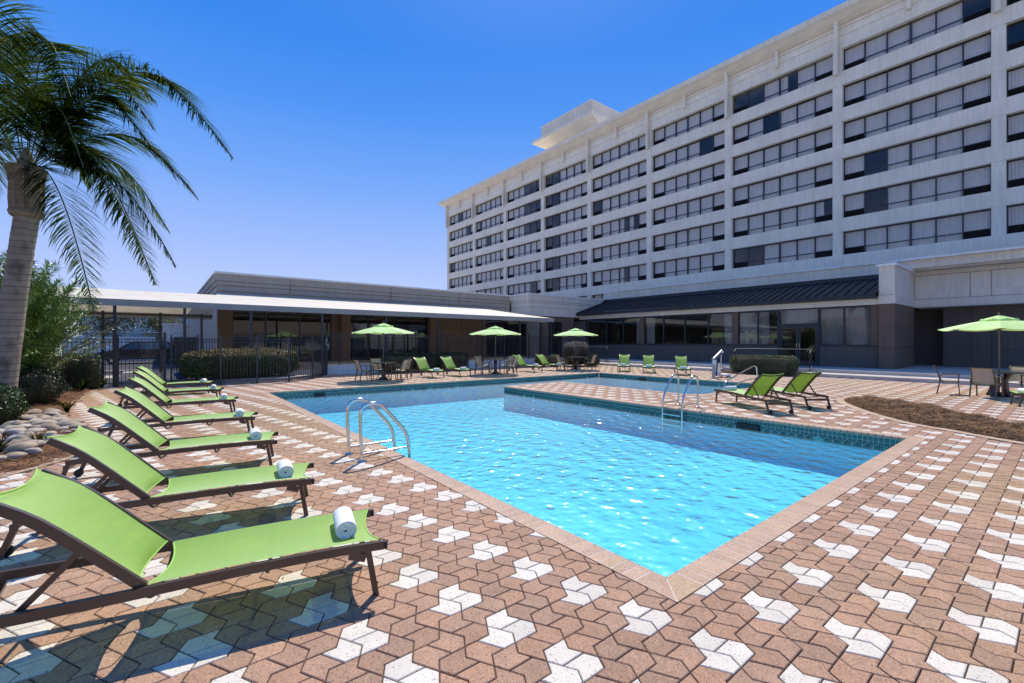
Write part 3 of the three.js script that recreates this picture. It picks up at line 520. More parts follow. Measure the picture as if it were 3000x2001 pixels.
  const wx = 5.1; for (const [a, c] of [[-4.42, -3.36], [-3.33, -2.64], [-2.61, 2], [2.03, 8]]) for (const [y0, y1] of [[.02, .95], [.97, 3.17]]) part('wall_panel', bx(wx, wx + .3, y0, y1, a, c), M.greyWall, b);
  part('wall_panel_core', bx(wx + .03, wx + .29, .01, 3.165, -4.40, 7.9), M.greyWall, b); part('niche_back', bx(wx + 1.4, wx + 1.6, 0, 3.18, -6, -4.3), M.greyWall, b); part('niche_side', bx(wx + .31, wx + 1.4, 0, 3.18, -4.42, -4.3), M.greyWall, b);
}

// ------------------------------------------------------------------ left-hand wing under the grey fascia
{
  const b = thing('low_wing', 'low brown building with grey grooved fascia behind the cream awning', 'building', [2.53, .44, -28.3]);
  const Y = y => y - .44, X = x => x - 2.53;
  // fascia in three courses
  for (const [y0, y1, d, m] of [[3.6, 4.34, -.02, 0], [4.36, 4.64, .03, 0], [4.66, 4.87, .08, 0], [4.89, 5.26, .12, 0]]) part('fascia', bx(X(2.53) - d, X(22.18), Y(y0), Y(y1), -.5, d), M.fasciaGrey, b);
  for (const [y0, y1, d] of [[3.6, 4.34, -.02], [4.36, 4.64, .03], [4.66, 4.87, .08], [4.89, 5.26, .12]]) part('side_fascia', bx(X(2.53) - d, X(2.53) + .4, Y(y0), Y(y1), -30, -.51), M.fasciaGrey, b);
  part('fascia_core', bx(X(2.6), X(22.1), Y(3.6), Y(5.2), -.6, -.07), M.fasciaGrey, b);
  for (let i = 0; i < 4; i++) part('coping_cap', bx(X(2.4) + (i ? 0 : -.04) + i * 4.95 + .005, X(2.4) + (i + 1) * 4.95 - .005, Y(5.265), Y(5.37), -.6, .17), M.whitePaint, b);
  part('side_coping_cap', bx(X(2.35), X(2.9), Y(5.265), Y(5.37), -30, -.61), M.whitePaint, b);
  part('flat_roof', bx(X(2.8), X(31), Y(5.0), Y(5.15), -40, -.61), M.concrete, b);
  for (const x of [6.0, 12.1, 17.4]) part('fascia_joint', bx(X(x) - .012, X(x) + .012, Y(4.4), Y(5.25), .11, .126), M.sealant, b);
  part('side_wall', bx(X(2.55), X(2.9), -.4, Y(3.59), -30, -.3), M.fasciaGrey, b);
  // piers, wall panels, windows in the shade of the awning
  for (const [x0, x1, d] of [[2.5, 3.16, .25], [8.79, 9.33, .5], [8.34, 8.78, .02], [14.92, 15.5, .3], [25.3, 25.95, .2]]) part('pier', bx(X(x0), X(x1), 0, Y(3.6), -.4, d), M.brownWall, b);
  for (const [x0, x1] of [[15.51, 17.6], [17.62, 19.88]]) for (const [y0, y1] of [[0, 1.15], [1.17, 2.1], [2.12, 3.15]]) part('wall_panel', bx(X(x0), X(x1), y0, y1, -.4, .05), M.brownWall, b);
  for (const [x0, x1] of [[3.17, 4.06], [4.06, 4.78], [4.78, 6.55], [6.55, 7.82], [7.82, 8.33], [9.34, 10.63], [10.63, 12.39], [12.39, 14.91], [19.9, 21.3], [21.3, 23.36], [23.36, 25.29]]) {
    const f = new Geo(), t = .04; f.box(X(x0), X(x0) + t, .1, Y(3.6), -.16, -.04); f.box(X(x1) - t, X(x1), .1, Y(3.6), -.16, -.04); f.box(X(x0), X(x1), .02, .1, -.16, -.04); const w = part('window', f.build(), M.mullion, b);
    part('pane', new Geo().quad([X(x0) + t, .1, -.1], [X(x1) - t, .1, -.1], [X(x1) - t, Y(3.6), -.1], [X(x0) + t, Y(3.6), -.1]).build(), M.glassDark, w);
  }
  part('room_back', bx(X(3), X(26), 0, 3.2, -9.4, -9.2), M.inside, b); part('room_floor', bx(X(3), X(26), -.02, .01, -9.19, -.45), M.carpet, b); part('room_ceiling', bx(X(3), X(26), Y(3.62), Y(3.7), -9.19, -.65), M.inside, b); part('room_side', bx(X(2.95), X(3.05), .02, 3.15, -9.19, -.45), M.inside, b); part('room_side', bx(X(26), X(26.1), .02, 3.15, -9.19, -.45), M.inside, b);
}
{ // the projecting block between the two wings
  const b = thing('corner_block', 'pale grey grooved block between the awning and the black roof', 'building', [22.26, .44, -26]);
  const Y = y => y - .44;
  for (const [y0, y1, d] of [[3.66, 4.33, 0], [4.35, 4.67, .03], [4.69, 4.81, .06], [4.83, 5.25, .09]]) part('fascia', bx(-d, 8.6, Y(y0), Y(y1), -2.1, d), M.fasciaPale, b);
  part('coping_cap', bx(-.14, 8.6, Y(5.255), Y(5.37), -2.1, .14), M.whitePaint, b);
  part('fascia_core', bx(.05, 8.5, Y(3.7), Y(5.25), -2.0, -.05), M.fasciaGrey, b);
  for (const [x0, x1] of [[1.5, 2.1], [3.7, 5.0]]) part('pier', bx(x0, x1, -.1, Y(3.655), -.5, -.05), M.brownWall, b);
  part('head_wall', bx(2.1, 3.7, Y(3.25), Y(3.655), -.5, -.08), M.brownWall, b);
  for (const [x0, x1] of [[2.11, 2.9], [2.92, 3.69]]) { const f = new Geo(); f.box(x0, x0 + .05, 0, Y(3.24), -.3, -.2); f.box(x1 - .05, x1, 0, Y(3.24), -.3, -.2); f.box(x0 + .05, x1 - .05, 0, .12, -.3, -.2); const w = part('window', f.build(), M.mullion, b); part('pane', new Geo().quad([x0 + .05, .12, -.25], [x1 - .05, .12, -.25], [x1 - .05, Y(3.24), -.25], [x0 + .05, Y(3.24), -.25]).build(), M.glassDark, w); }
  part('room_back', bx(1.5, 5, -.1, 3.2, -2.0, -1.9), M.inside, b); part('room_side', bx(1.4, 1.5, -.1, 3.2, -1.9, -.5), M.inside, b); part('room_side', bx(5, 5.1, -.1, 3.2, -1.9, -.5), M.inside, b);
}

// ------------------------------------------------------------------ the awning along the left wing
{
  const a = thing('awning', 'long cream canvas awning on dark posts along the low brown building', 'awning', [0, 0, -22.95]);
  const yF = 3.28, zb = -5.25, yB = 4.22, zr = -4.05, yR = yF + (yB - yF) * zr / zb, xl = -9, xm = 2.35, xr = 22.0;
  const seams = [-9, -6.5, -4.1, -1.9, .2, xm, 5.2, 8.4, 11.6, 14.9, 18.4, xr];
  for (let i = 0; i + 1 < seams.length; i++) {
    const x0 = seams[i], x1 = seams[i + 1], back = x1 <= xm + .01 ? [zr, yR] : [zb, yB], g = new Geo(), n = 8, sag = k => -.03 * Math.sin(k / n * Math.PI);
    const last = i === seams.length - 2;
    for (let k = 0; k < n; k++) { const p = (k, x) => [x, yF + (back[1] - yF) * k / n + sag(k), back[0] * k / n]; const xr0 = k => last ? x1 - 3.2 * k / n * .9 : x1; g.quad(p(k, x0), p(k, xr0(k)), p(k + 1, xr0(k + 1)), p(k + 1, x0)); }
    part('canvas', g.build(), M.awning, a);
    if (x1 <= xm + .01) part('rear_canvas', new Geo().quad([x0, yR, zr], [x1, yR, zr], [x1, 3.1, -6.4], [x0, 3.1, -6.4]).build(), M.awning, a);
  }
  part('end_canvas', new Geo().quad([xr, yF, 0], [xr, yF, -.02], [xr - 2.88, yB, zb], [xr - 2.88, yB, zb + .02]).tri([xr, yF, 0], [xr, yF, zb], [xr - 2.88, yB, zb]).build(), M.awning, a);
  part('valance', bx(xl, xr, 3.03, yF + .012, -.02, .02), M.valance, a); part('end_valance', bx(xr - .02, xr + .02, 3.03, yF + .01, zb, -.021), M.valance, a); part('rear_valance', bx(xl, xm, 2.85, 3.1, -6.42, -6.38), M.valance, a);
  for (const x of [-4.6, -1.3, .88, 3.29, 6.34, 9.63, 12.77, 15.95, 18.95, 21.8]) part('post', bx(x - .05, x + .05, x > 6 ? .44 : 0, 3.2, -.14, -.04), M.fence, a);
  for (const x of [-5, -1.95, .1, 1.74]) part('post', bx(x - .05, x + .05, -.03, 3.05, -4.6, -4.5), M.fence, a);
  for (let x = xl + .4; x < xr - 3; x += 1.1) part('rafter', new Geo().sweep([[x, yF - .12, -.05], [x, (x < xm ? yR : yB) - .12, x < xm ? zr : zb + .2]], .05, .07).build(), M.fence, a);
  for (const z of [-.08, -1.6, -3.1, -3.98]) part('purlin', bx(xl, z < -3.5 ? xm : xr - 1.6 * -z / 2 - .2, yF + (yB - yF) * z / zb - .2, yF + (yB - yF) * z / zb - .14, z - .03, z + .03), M.fence, a);
  part('rear_rail', bx(xl, xm, 2.98, 3.05, -6.36, -6.3), M.fence, a);
}

// ------------------------------------------------------------------ fences and railings
const picketG = h => { const g = new Geo(); g.box(-.008, .008, 0, h - .05, -.008, .008); const a = [[-.008, h - .05, -.008], [.008, h - .05, -.008], [.008, h - .05, .008], [-.008, h - .05, .008]]; for (let i = 0; i < 4; i++) g.tri(a[i], [0, h, 0], a[(i + 1) % 4]); return g.build(); };
const postG = h => { const g = new Geo(); g.box(-.03, .03, 0, h - .03, -.03, .03); g.box(-.035, .035, h - .03, h, -.035, .035); return g.build(); };
function fence(t, P, { base = 0, h = 1.9, rails = [1.74, 1.63, .13], step = .112, ends = [1, 1] }) {
  const pk = picketG(h - .12 - .04), po = postG(h);
  P.forEach((p, i) => { if ((i === 0 && !ends[0]) || (i === P.length - 1 && !ends[1])) return; const m = part('post', po, M.fence, t); m.position.set(p[0], base, p[1]); });
  for (let i = 0; i + 1 < P.length; i++) {
    const a = P[i], b = P[i + 1], L = Math.hypot(b[0] - a[0], b[1] - a[1]), n = Math.max(1, Math.round(L / step));
    for (const y of rails) part('rail', bar([[a[0], base + y, a[1]], [b[0], base + y, b[1]]], .03, .03), M.fence, t);
    for (let k = 1; k < n; k++) { const m = part('picket', pk, M.fence, t); m.position.set(a[0] + (b[0] - a[0]) * k / n, base + .04, a[1] + (b[1] - a[1]) * k / n); m.rotation.y = Math.atan2(-(b[1] - a[1]), b[0] - a[0]); }
  }
}
fence(thing('metal_fence', 'black picket fence curving round the clipped hedge beside the gate', 'fence'), [[.41, -21.52], [1.2, -20.75], [1.88, -20.25], [3.07, -20.03], [4.2, -19.95], [5.32, -20.8], [6.05, -21.95], [6.55, -23.0]], {});
{ const g = thing('pool_gate', 'black picket gate between two taller posts beside the leafy shrubs', 'gate', [-1.21, 0, -21.75]); fence(g, [[0, 0], [.06, .0], [1.4, .07]], { ends: [0, 0] });
  for (const x of [0, 1.42]) { const m = part('gate_post', postG(2.0), M.fence, g); m.position.set(x, 0, x ? .07 : 0); m.scale.set(1.5, 1, 1.5); }
  part('gate_stile', bx(.06, .1, .1, 1.78, -.02, .02), M.fence, g); part('gate_stile', bx(1.32, 1.36, .1, 1.78, .04, .08), M.fence, g); part('latch', bx(1.28, 1.44, 1.35, 1.5, .03, .12), M.black, g); }
fence(thing('metal_fence', 'black picket fence standing on the low white kerb wall', 'fence'), [[6.6, -23.1], [7.2, -23.1], [9.3, -23.1], [11.4, -23.1], [13.5, -23.1], [15.6, -23.1], [17.7, -23.1], [19.8, -23.1], [21.9, -23.1], [22.7, -23.1]], { base: .47, h: 1.66, rails: [1.52, 1.41, .12] });
fence(thing('metal_fence', 'short black picket fence running behind the leafy shrubs to the gate', 'fence'), [[-6.2, -22.0], [-4.5, -21.95], [-2.8, -21.85], [-1.26, -21.78]], {});
{ const g = thing('walk_handrail', 'slim dark handrail beside the path behind the curved fence', 'railing'); part('top_rail', pipe([[.6, .17, -22.3], [.6, 1.05, -22.3], [3.2, 1.05, -20.9], [5.0, 1.05, -21.6], [5.0, .17, -21.6]], .018, .15), M.fence, g); for (const [x, z] of [[1.9, -21.6], [3.2, -20.9]]) part('post', bx(x - .02, x + .02, .17, 1.05, z - .02, z + .02), M.fence, g); }
function railing(label, P, y0, drop) {
  const g = thing('stair_railing', label, 'railing'), top = .95;
  part('top_rail', pipe(P.map((p, i) => [p[0], p[2] + top, p[1]]), .022, .05), M.fence, g);
  for (let i = 0; i + 1 < P.length; i++) { const a = P[i], b = P[i + 1], n = Math.max(1, Math.round(Math.hypot(b[0] - a[0], b[1] - a[1]) / .13)); part('bottom_rail', bar([[a[0], a[2] + .1, a[1]], [b[0], b[2] + .1, b[1]]], .025, .025), M.fence, g); for (let k = 0; k <= n; k++) { const t = k / n, e = k === 0 || k === n, w = e ? .018 : .007; const x = a[0] + (b[0] - a[0]) * t, z = a[1] + (b[1] - a[1]) * t, y = a[2] + (b[2] - a[2]) * t; if (k === 0 && i) continue; part(e ? 'post' : 'baluster', bx(x - w, x + w, e ? y : y + .1, y + top, z - w, z + w), M.fence, g); } }
}
railing('black baluster railing on the terrace behind the long clipped hedge', [[25.3, -11.86, .12], [25.55, -11.86, .3], [25.55, -8.15, .3], [25.3, -8.15, .12]]);
railing('black baluster railing at the planted end of the concrete steps', [[25.3, -21.0, .12], [25.55, -21.0, .3], [25.55, -22.9, .3]]);

// ------------------------------------------------------------------ sun loungers
function sheet(path, hw, sag, nv = 8, curl = 0) {          // cloth hung between two side rails: path [[x,y]...]
  const g = new Geo(), row = ([x, y], k) => { const out = []; for (let j = 0; j <= nv; j++) { const t = j / nv * 2 - 1, e = 1 - t * t, u = k / (path.length - 1); out.push([x + curl * e * (u < .5 ? 1 : -1) * Math.pow(Math.abs(2 * u - 1), 6), y - sag * e, t * hw]); } return out; };
  const R = path.map(row), pos = [], uv = [], idx = []; let s = 0;
  R.forEach((r, i) => { if (i) s += Math.hypot(path[i][0] - path[i - 1][0], path[i][1] - path[i - 1][1]); r.forEach((p, j) => { pos.push(...p); uv.push(s, p[2]); }); });
  for (let i = 0; i + 1 < R.length; i++) for (let j = 0; j < nv; j++) { const a = i * (nv + 1) + j, b = a + nv + 1; idx.push(a, a + 1, b, b, a + 1, b + 1); }
  const q = new THREE.BufferGeometry(); q.setAttribute('position', new THREE.Float32BufferAttribute(pos, 3)); q.setAttribute('uv', new THREE.Float32BufferAttribute(uv, 2)); q.setIndex(idx); q.computeVertexNormals();
  q.userData.edge = [R[0], R[R.length - 1]]; return q;
}
const curvePts = (P, n) => new THREE.CatmullRomCurve3(P.map(p => V(p[0], p[1], 0))).getPoints(n).map(p => [p.x, p.y]);
function makeLounger() {
  const t = thing('sun_lounger', 'green sling lounger with brown frame in the row along the planted bed', 'sun lounger', [0, 0, 0], 0, 'loungers along the planted bed');
  const W = .30, railP = curvePts([[-.05, .318], [.25, .328], [.8, .322], [1.3, .305], [2.02, .292]], 14);
  for (const s of [-1, 1]) {
    const r = part('side_rail', bar(railP.map(p => [p[0], p[1], s * W]), .03, .052), M.frame, t); part('rail_end_cap', bx(-.075, -.05, .295, .342, s * W - .016, s * W + .016), M.rubber, r);
    const l = part('leg', bar([[.045, .30, s * W], [-.005, 0, s * (W - .005)]], .03, .036, [1, 0, 0]), M.frame, t); part('gusset', new Geo().sweep([[.06, .255, s * W], [.16, .29, s * W]], .02, .05).build(), M.frame, l);
    const k = part('leg', bar([[1.99, .285, s * W], [2.10, .01, s * (W - .01)]], .032, .04, [1, 0, 0]), M.frame, t);
    part('wheel', new THREE.CylinderGeometry(.045, .045, .03, 18).rotateX(Math.PI / 2).translate(2.085, .046, s * (W - .05)), M.rubber, k);
    part('back_rail', bar(curvePts([[1.205, .325], [1.35, .47], [1.5, .62], [1.66, .765], [1.83, .875]], 10).map(p => [p[0], p[1], s * (W - .025)]), .024, .05), M.frame, t);
    part('back_prop', bar([[1.47, .57, s * (W - .06)], [1.62, .40, s * (W - .06)], [1.74, .27, s * (W - .03)]], .012, .03), M.frame, t);
  }
  const arch = (x, y, d, r) => pipe([[x, y, -W], [x, y - d, -W * .6], [x, y - d * 1.25, 0], [x, y - d, W * .6], [x, y, W]], r, .1);
  part('cross_bar', arch(.05, .305, .035, .013), M.frame, t); part('cross_bar', arch(1.19, .29, .07, .013), M.frame, t); part('cross_bar', arch(.62, .30, .07, .012), M.frame, t);
  part('rear_bar', bar([[2.03, .23, -W], [2.03, .23, W]], .03, .05), M.frame, t); part('prop_bar', pipe([[1.74, .27, -W + .03], [1.74, .26, 0], [1.74, .27, W - .03]], .011), M.frame, t);
  part('head_bar', pipe([[1.80, .86, -W + .03], [1.79, .835, 0], [1.80, .86, W - .03]], .012, .2), M.frame, t);
  const sg = sheet(curvePts([[-.03, .352], [.2, .362], [.8, .356], [1.195, .34]], 20), W - .012, .028, 10, .05), st = part('seat_sling', sg, M.sling, t);
  const bg = sheet(curvePts([[1.215, .36], [1.35, .495], [1.5, .648], [1.66, .795], [1.845, .90]], 18), W - .03, .03, 10, .05), bt = part('back_sling', bg, M.sling, t);
  for (const [m, g] of [[st, sg], [bt, bg]]) for (const e of g.userData.edge) part('hem', tube(e, .006, 5, 12), M.hem, m);
  return t;
}
const towelGeo = (() => {                                   // a towel rolled up: one long sheet wound into a spiral
  const g = new Geo(), L = .30, n = 96, T = .0105, turns = 4.6, c = []; for (let i = 0; i <= n; i++) { const u = i / n, a = u * turns * 6.283, r = .010 + .056 * u; c.push([Math.cos(a) * r, Math.sin(a) * r * .9]); }
  const last = c[n], prev = c[n - 1], dx = last[0] - prev[0], dy = last[1] - prev[1], dl = Math.hypot(dx, dy);
  for (let i = 1; i < 7; i++) c.push([last[0] + dx / dl * .012 * i, Math.max(-.058, last[1] + dy / dl * .012 * i - .0012 * i * i)]);
  const N = c.length, nor = c.map((p, i) => { const a = c[Math.max(0, i - 1)], b = c[Math.min(N - 1, i + 1)], l = Math.hypot(b[0] - a[0], b[1] - a[1]) || 1; return [(b[1] - a[1]) / l, -(b[0] - a[0]) / l]; });
  const q = (i, s, z) => [c[i][0] + nor[i][0] * T * .5 * s, c[i][1] + nor[i][1] * T * .5 * s, z + .004 * Math.sin(i * .7)];
  for (let i = 0; i + 1 < N; i++) { g.quad(q(i, 1, -L / 2), q(i + 1, 1, -L / 2), q(i + 1, 1, L / 2), q(i, 1, L / 2)); g.quad(q(i, -1, L / 2), q(i + 1, -1, L / 2), q(i + 1, -1, -L / 2), q(i, -1, -L / 2)); for (const e of [-1, 1]) g.quad(q(i, -1, e * L / 2), q(i + 1, -1, e * L / 2), q(i + 1, 1, e * L / 2), q(i, 1, e * L / 2)); }
  return g.build().rotateY(0).translate(0, .064, 0);
})();
let lounger0 = null, towel0 = null;
function putLounger(fx, fz, dx, dz, label, group, tl, tg, ty = .35) {
  const l = Math.hypot(dx, dz), turn = Math.atan2(-dz / l, dx / l);
  if (!lounger0) { lounger0 = makeLounger(); lounger0.position.set(fx, 0, fz); lounger0.rotation.y = turn; tag(lounger0, label, 'sun lounger', group); }
  else dup(lounger0, [fx, 0, fz], turn, label, group);
  const s = .16 + rr(-.02, .04), tx = fx + dx / l * s, tz = fz + dz / l * s, tt = turn + rr(-.15, .15);
  if (!towel0) { towel0 = single('rolled_towel', towelGeo, M.towel, tl, 'towel', tg); towel0.position.set(tx, ty - .022, tz); towel0.rotation.y = tt; } else dup(towel0, [tx, ty - .022, tz], tt, tl, tg);
}
const nth = ['seventh', 'sixth', 'fifth', 'fourth', 'third', 'second'];
[[1.11, -2.83, 13], [1.10, -4.53, 14], [1.17, -6.59, 12], [1.25, -8.85, 13], [1.31, -11.75, 11], [1.29, -14.5, 11], [1.27, -17.1, 12]].forEach(([x, z, a], i) => {
  const r = a * Math.PI / 180, which = i === 6 ? 'lounger nearest the gate' : `${nth[i]} lounger from the gate`;
  putLounger(x + .3 * Math.sin(r), z - .3 * Math.cos(r), -Math.cos(r), -Math.sin(r), `green sling sun ${which} in the row along the planted bed`, 'loungers along the planted bed', `white rolled towel on the ${which} along the planted bed`, 'towels on the loungers along the planted bed');
});
for (const [x, z, w] of [[9.87, -17.77, 'next to the table by the curved fence'], [11.28, -17.72, 'next to the middle umbrella table']]) putLounger(x, z, -.02, -1, `green lounger before the clipped shrubs, ${w}`, 'loungers in front of the clipped shrubs', `white towel on the lounger by the shrubs ${w}`, 'towels on the loungers by the clipped shrubs');
for (const [x, z, w] of [[15.97, -17.86, 'on the side of the middle table'], [17.65, -17.8, 'on the side of the round hedge']]) putLounger(x, z, -.04, -1, `green lounger before the white kerb wall, ${w}`, 'loungers before the kerb wall near the round hedge', `white towel on the lounger by the kerb wall ${w}`, 'towels on the loungers near the round hedge');
for (const [x, z, w] of [[19.75, -15.2, 'farthest from the pool hoist'], [19.9, -13.68, 'in the middle of three'], [19.86, -11.7, 'nearest the pool hoist']]) putLounger(x, z, .816, -.578, `green lounger in front of the concrete steps, ${w}`, 'loungers in front of the steps', `white towel on the lounger by the steps ${w}`, 'towels on the loungers by the steps');
for (const [x, z, w] of [[12.2, -5.93, 'nearer the peninsula ladder'], [13.68, -5.63, 'nearer the straw bed']]) putLounger(x, z, -1.07, 1.73, `green lounger seen from behind its raised back, ${w}`, 'loungers next to the straw bed', `white towel on the lounger turned to the shallow end, ${w}`, 'towels on the loungers next to the straw bed');
putLounger(17.3, -.95, .3, .95, 'green lounger standing alone beside the table near the brown wall panels', undefined, 'white rolled towel on the lounger near the brown wall panels', undefined);

// ------------------------------------------------------------------ tables, umbrellas, chairs
function makeUmbrella(x, z, label, turn) {
  const u = thing('patio_umbrella', label, 'umbrella', [x, 0, z], turn), R = 1.36, yR = 2.03, yA = 2.36, rim = k => { const a = k / 8 * 6.283; return [Math.cos(a) * R, yR, Math.sin(a) * R]; };
  const g = new Geo(), N = 5; for (let k = 0; k < 8; k++) { const A = rim(k), B = rim(k + 1), ap = [0, yA, 0]; const P = (s, t) => { const e = A.map((v, i) => v + (B[i] - v) * t), y = ap[1] + (yR - ap[1]) * s; const dip = -.05 * Math.sin(Math.PI * t) * s * s + .03 * Math.sin(Math.PI * s) * .6; return [e[0] * s, y + dip, e[2] * s]; }; for (let i = 0; i < N; i++) for (let j = 0; j < 4; j++) { const s0 = i / N + (i ? 0 : .07), s1 = (i + 1) / N, t0 = j / 4, t1 = (j + 1) / 4; g.quad(P(s0, t0), P(s0, t1), P(s1, t1), P(s1, t0)); } }
  part('canopy', g.build(), M.canvas, u);
  const v = new Geo(); for (let k = 0; k < 8; k++) { const q = (k, r, y) => { const a = k / 8 * 6.283; return [Math.cos(a) * r, y, Math.sin(a) * r]; }; v.quad(q(k, .03, 2.44), q(k + 1, .03, 2.44), q(k + 1, .40, 2.315), q(k, .40, 2.315)); v.quad(q(k, .40, 2.315), q(k + .5, .40, 2.345), q(k + .5, .43, 2.30), q(k, .43, 2.285)); v.quad(q(k + .5, .40, 2.345), q(k + 1, .40, 2.315), q(k + 1, .43, 2.285), q(k + .5, .43, 2.30)); }
  part('vent_cap', v.build(), M.canvas, u);
  part('pole', cyl(.02, .02, 2.3, 0, .12, 0, 12), M.frameLight, u); part('finial', lathe([[0, 2.54], [.022, 2.52], [.03, 2.49], [.018, 2.46], [.03, 2.44], [0, 2.43]], 12), M.frameLight, u);
  part('base', lathe([[0, .12], [.035, .12], [.04, .07], [.2, .05], [.25, .0], [0, 0]], 20), M.rubber, u);
  part('hub', cyl(.035, .035, .08, 0, 1.98, 0, 12), M.frameLight, u);
  for (let k = 0; k < 8; k++) { const A = rim(k), f = .98; const r = part('rib', bar([[0, yA - .04, 0], [A[0] * .5, (yA + yR) / 2 + .0, A[2] * .5], [A[0] * f, yR - .012, A[2] * f]], .014, .018), M.frameLight, u); part('strut', bar([[0, 2.0, 0], [A[0] * .45, 2.19, A[2] * .45]], .01, .014), M.frameLight, r); }
  return u;
}
function makeTable(x, z, label) {
  const t = thing('patio_table', label, 'table', [x, 0, z]); part('table_top', lathe([[.03, .70], [.5, .70], [.545, .705], [.55, .72], [.545, .735], [.03, .738]], 40), M.tableTop, t);
  for (let k = 0; k < 4; k++) { const a = k * Math.PI / 2 + .5, c = Math.cos(a), s = Math.sin(a); part('leg', bar([[c * .30, .0, s * .30], [c * .20, .2, s * .20], [c * .17, .5, s * .17], [c * .30, .70, s * .30]], .03, .10, [s, 0, -c]), M.frame, t); }
  part('foot_ring', new THREE.TorusGeometry(.2, .014, 6, 28).rotateX(Math.PI / 2).translate(0, .1, 0), M.frame, t);
}
let chair0 = null;
function flip(g) { const i = g.index.array; for (let k = 0; k < i.length; k += 3) { const a = i[k]; i[k] = i[k + 1]; i[k + 1] = a; } g.computeVertexNormals(); }
function makeChair() {                                      // faces -z
  const t = thing('patio_chair', '', 'chair'), W = .27;
  for (const s of [-1, 1]) {
    part('front_leg', bar([[s * W, 0, -.24], [s * W, .40, -.21], [s * W, .62, -.23]], .03, .028, [0, 0, 1]), M.frameLight, t);
    part('rear_leg', bar([[s * W, 0, .27], [s * W, .40, .20], [s * W, .55, .21]], .03, .034, [0, 0, 1]), M.frameLight, t);
    part('armrest', bar([[s * W, .615, -.26], [s * W, .645, -.1], [s * W, .62, .12], [s * W, .56, .24]], .045, .022), M.frameLight, t);
    part('back_post', bar([[s * (W - .03), .40, .17], [s * (W - .03), .60, .235], [s * (W - .04), .80, .295], [s * (W - .045), .885, .36]], .024, .03, [0, 0, 1]), M.frameLight, t);
    part('seat_rail', bar([[s * (W - .03), .405, -.25], [s * (W - .03), .40, 0], [s * (W - .03), .395, .18]], .024, .034), M.frameLight, t);
  }
  const q = new THREE.Matrix4().makeRotationY(Math.PI / 2);
  const seat = sheet(curvePts([[-.25, .425], [-.2, .43], [0, .418], [.17, .415]], 8), W - .045, .025, 6).applyMatrix4(new THREE.Matrix4().set(0, 0, 1, 0, 0, 1, 0, 0, 1, 0, 0, 0, 0, 0, 0, 1)); flip(seat); part('seat_sling', seat, M.beige, t);
  const back = sheet(curvePts([[.175, .44], [.235, .60], [.29, .78], [.36, .88]], 8), W - .05, .012, 6).applyMatrix4(new THREE.Matrix4().set(0, 0, 1, 0, 0, 1, 0, 0, 1, 0, 0, 0, 0, 0, 0, 1)); flip(back); part('back_sling', back, M.beige, t);
  part('stretcher', bar([[-W, .36, -.20], [W, .36, -.20]], .02, .025), M.frameLight, t); part('top_bar', bar([[-W + .05, .875, .355], [W - .05, .875, .355]], .018, .022), M.frameLight, t);
  return t;
}
function putChair(x, z, fx, fz, label, group) { const turn = Math.atan2(-fx, -fz); if (!chair0) { chair0 = makeChair(); chair0.position.set(x, 0, z); chair0.rotation.y = turn; tag(chair0, label, 'chair', group); } else dup(chair0, [x, 0, z], turn, label, group); }
for (const [x, z, what, turn, chairs, grp] of [
  [7.67, -18.65, 'next to the curved fence', .15, [[-.82, -.08], [.1, -.85], [.42, .7], [.86, .12]], 'chairs at the table next to the curved fence'],
  [13.56, -18.45, 'between two pairs of loungers', .3, [[-.88, .12], [-.25, -.85], [.42, .7], [.85, -.15]], 'chairs at the table between the lounger pairs'],
  [19.52, -18.48, 'in front of the round topped hedge', .2, [[-.78, -.35], [.35, .78]], 'chairs at the table in front of the round topped hedge'],
  [19.95, -1.42, 'near the brown wall panels', .1, [[-.82, -.2], [.8, .25]], 'chairs at the table near the brown wall panels'],
]) {
  makeTable(x, z, `round dark patio table ${what}`); makeUmbrella(x, z, `open lime green umbrella over the table ${what}`, turn);
  for (const [dx, dz] of chairs) putChair(x + dx, z + dz, -dx + rr(-.15, .15), -dz + rr(-.15, .15), `beige sling armchair at the table ${what}`, grp);
}
putChair(19.5, -2.46, .12, 1, 'beige sling armchair standing apart, side on, near the straw bed');

// ------------------------------------------------------------------ pool ladders, rail, lift
{
  const l = thing('pool_ladder', 'steel pool ladder on the long edge beside the loungers with towels', 'ladder', [2.2, 0, -6.36]);
  for (const z of [-.265, .265]) { const r = part('rail', pipe([[0, 0, z], [-.02, .5, z], [-.02, .77, z], [.24, .80, z], [.66, .32, z], [.71, .05, z], [.72, -.62, z]], .024, .17, 12), M.steel, l); part('flange', lathe([[.024, .02], [.05, .014], [.058, .0]], 16).translate(0, .004, z), M.steel, r); part('brace', pipe([[.0, .10, z], [.70, .10, z]], .017, .05, 10), M.steel, r); }
  for (const y of [-.28, -.5]) part('tread', bx(.66, .76, y, y + .025, -.24, .24), M.steel, l);
}
{
  const l = thing('pool_ladder', 'steel pool ladder on the tiled edge of the paved peninsula', 'ladder', [10.66, 0, -6.17]);
  for (const z of [-.265, .265]) { const r = part('rail', pipe([[0, 0, z], [.0, .5, z], [.0, .77, z], [-.26, .80, z], [-.66, .32, z], [-.72, .05, z], [-.73, -.62, z]], .024, .17, 12), M.steel, l); part('flange', lathe([[.024, .02], [.05, .014], [.058, .0]], 16).translate(0, .004, z), M.steel, r); part('brace', pipe([[.0, .10, z], [-.70, .10, z]], .017, .05, 10), M.steel, r); }
  for (const y of [-.17, -.30, -.42]) part('tread', bx(-.77, -.69, y, y + .025, -.24, .24), M.steel, l);
}
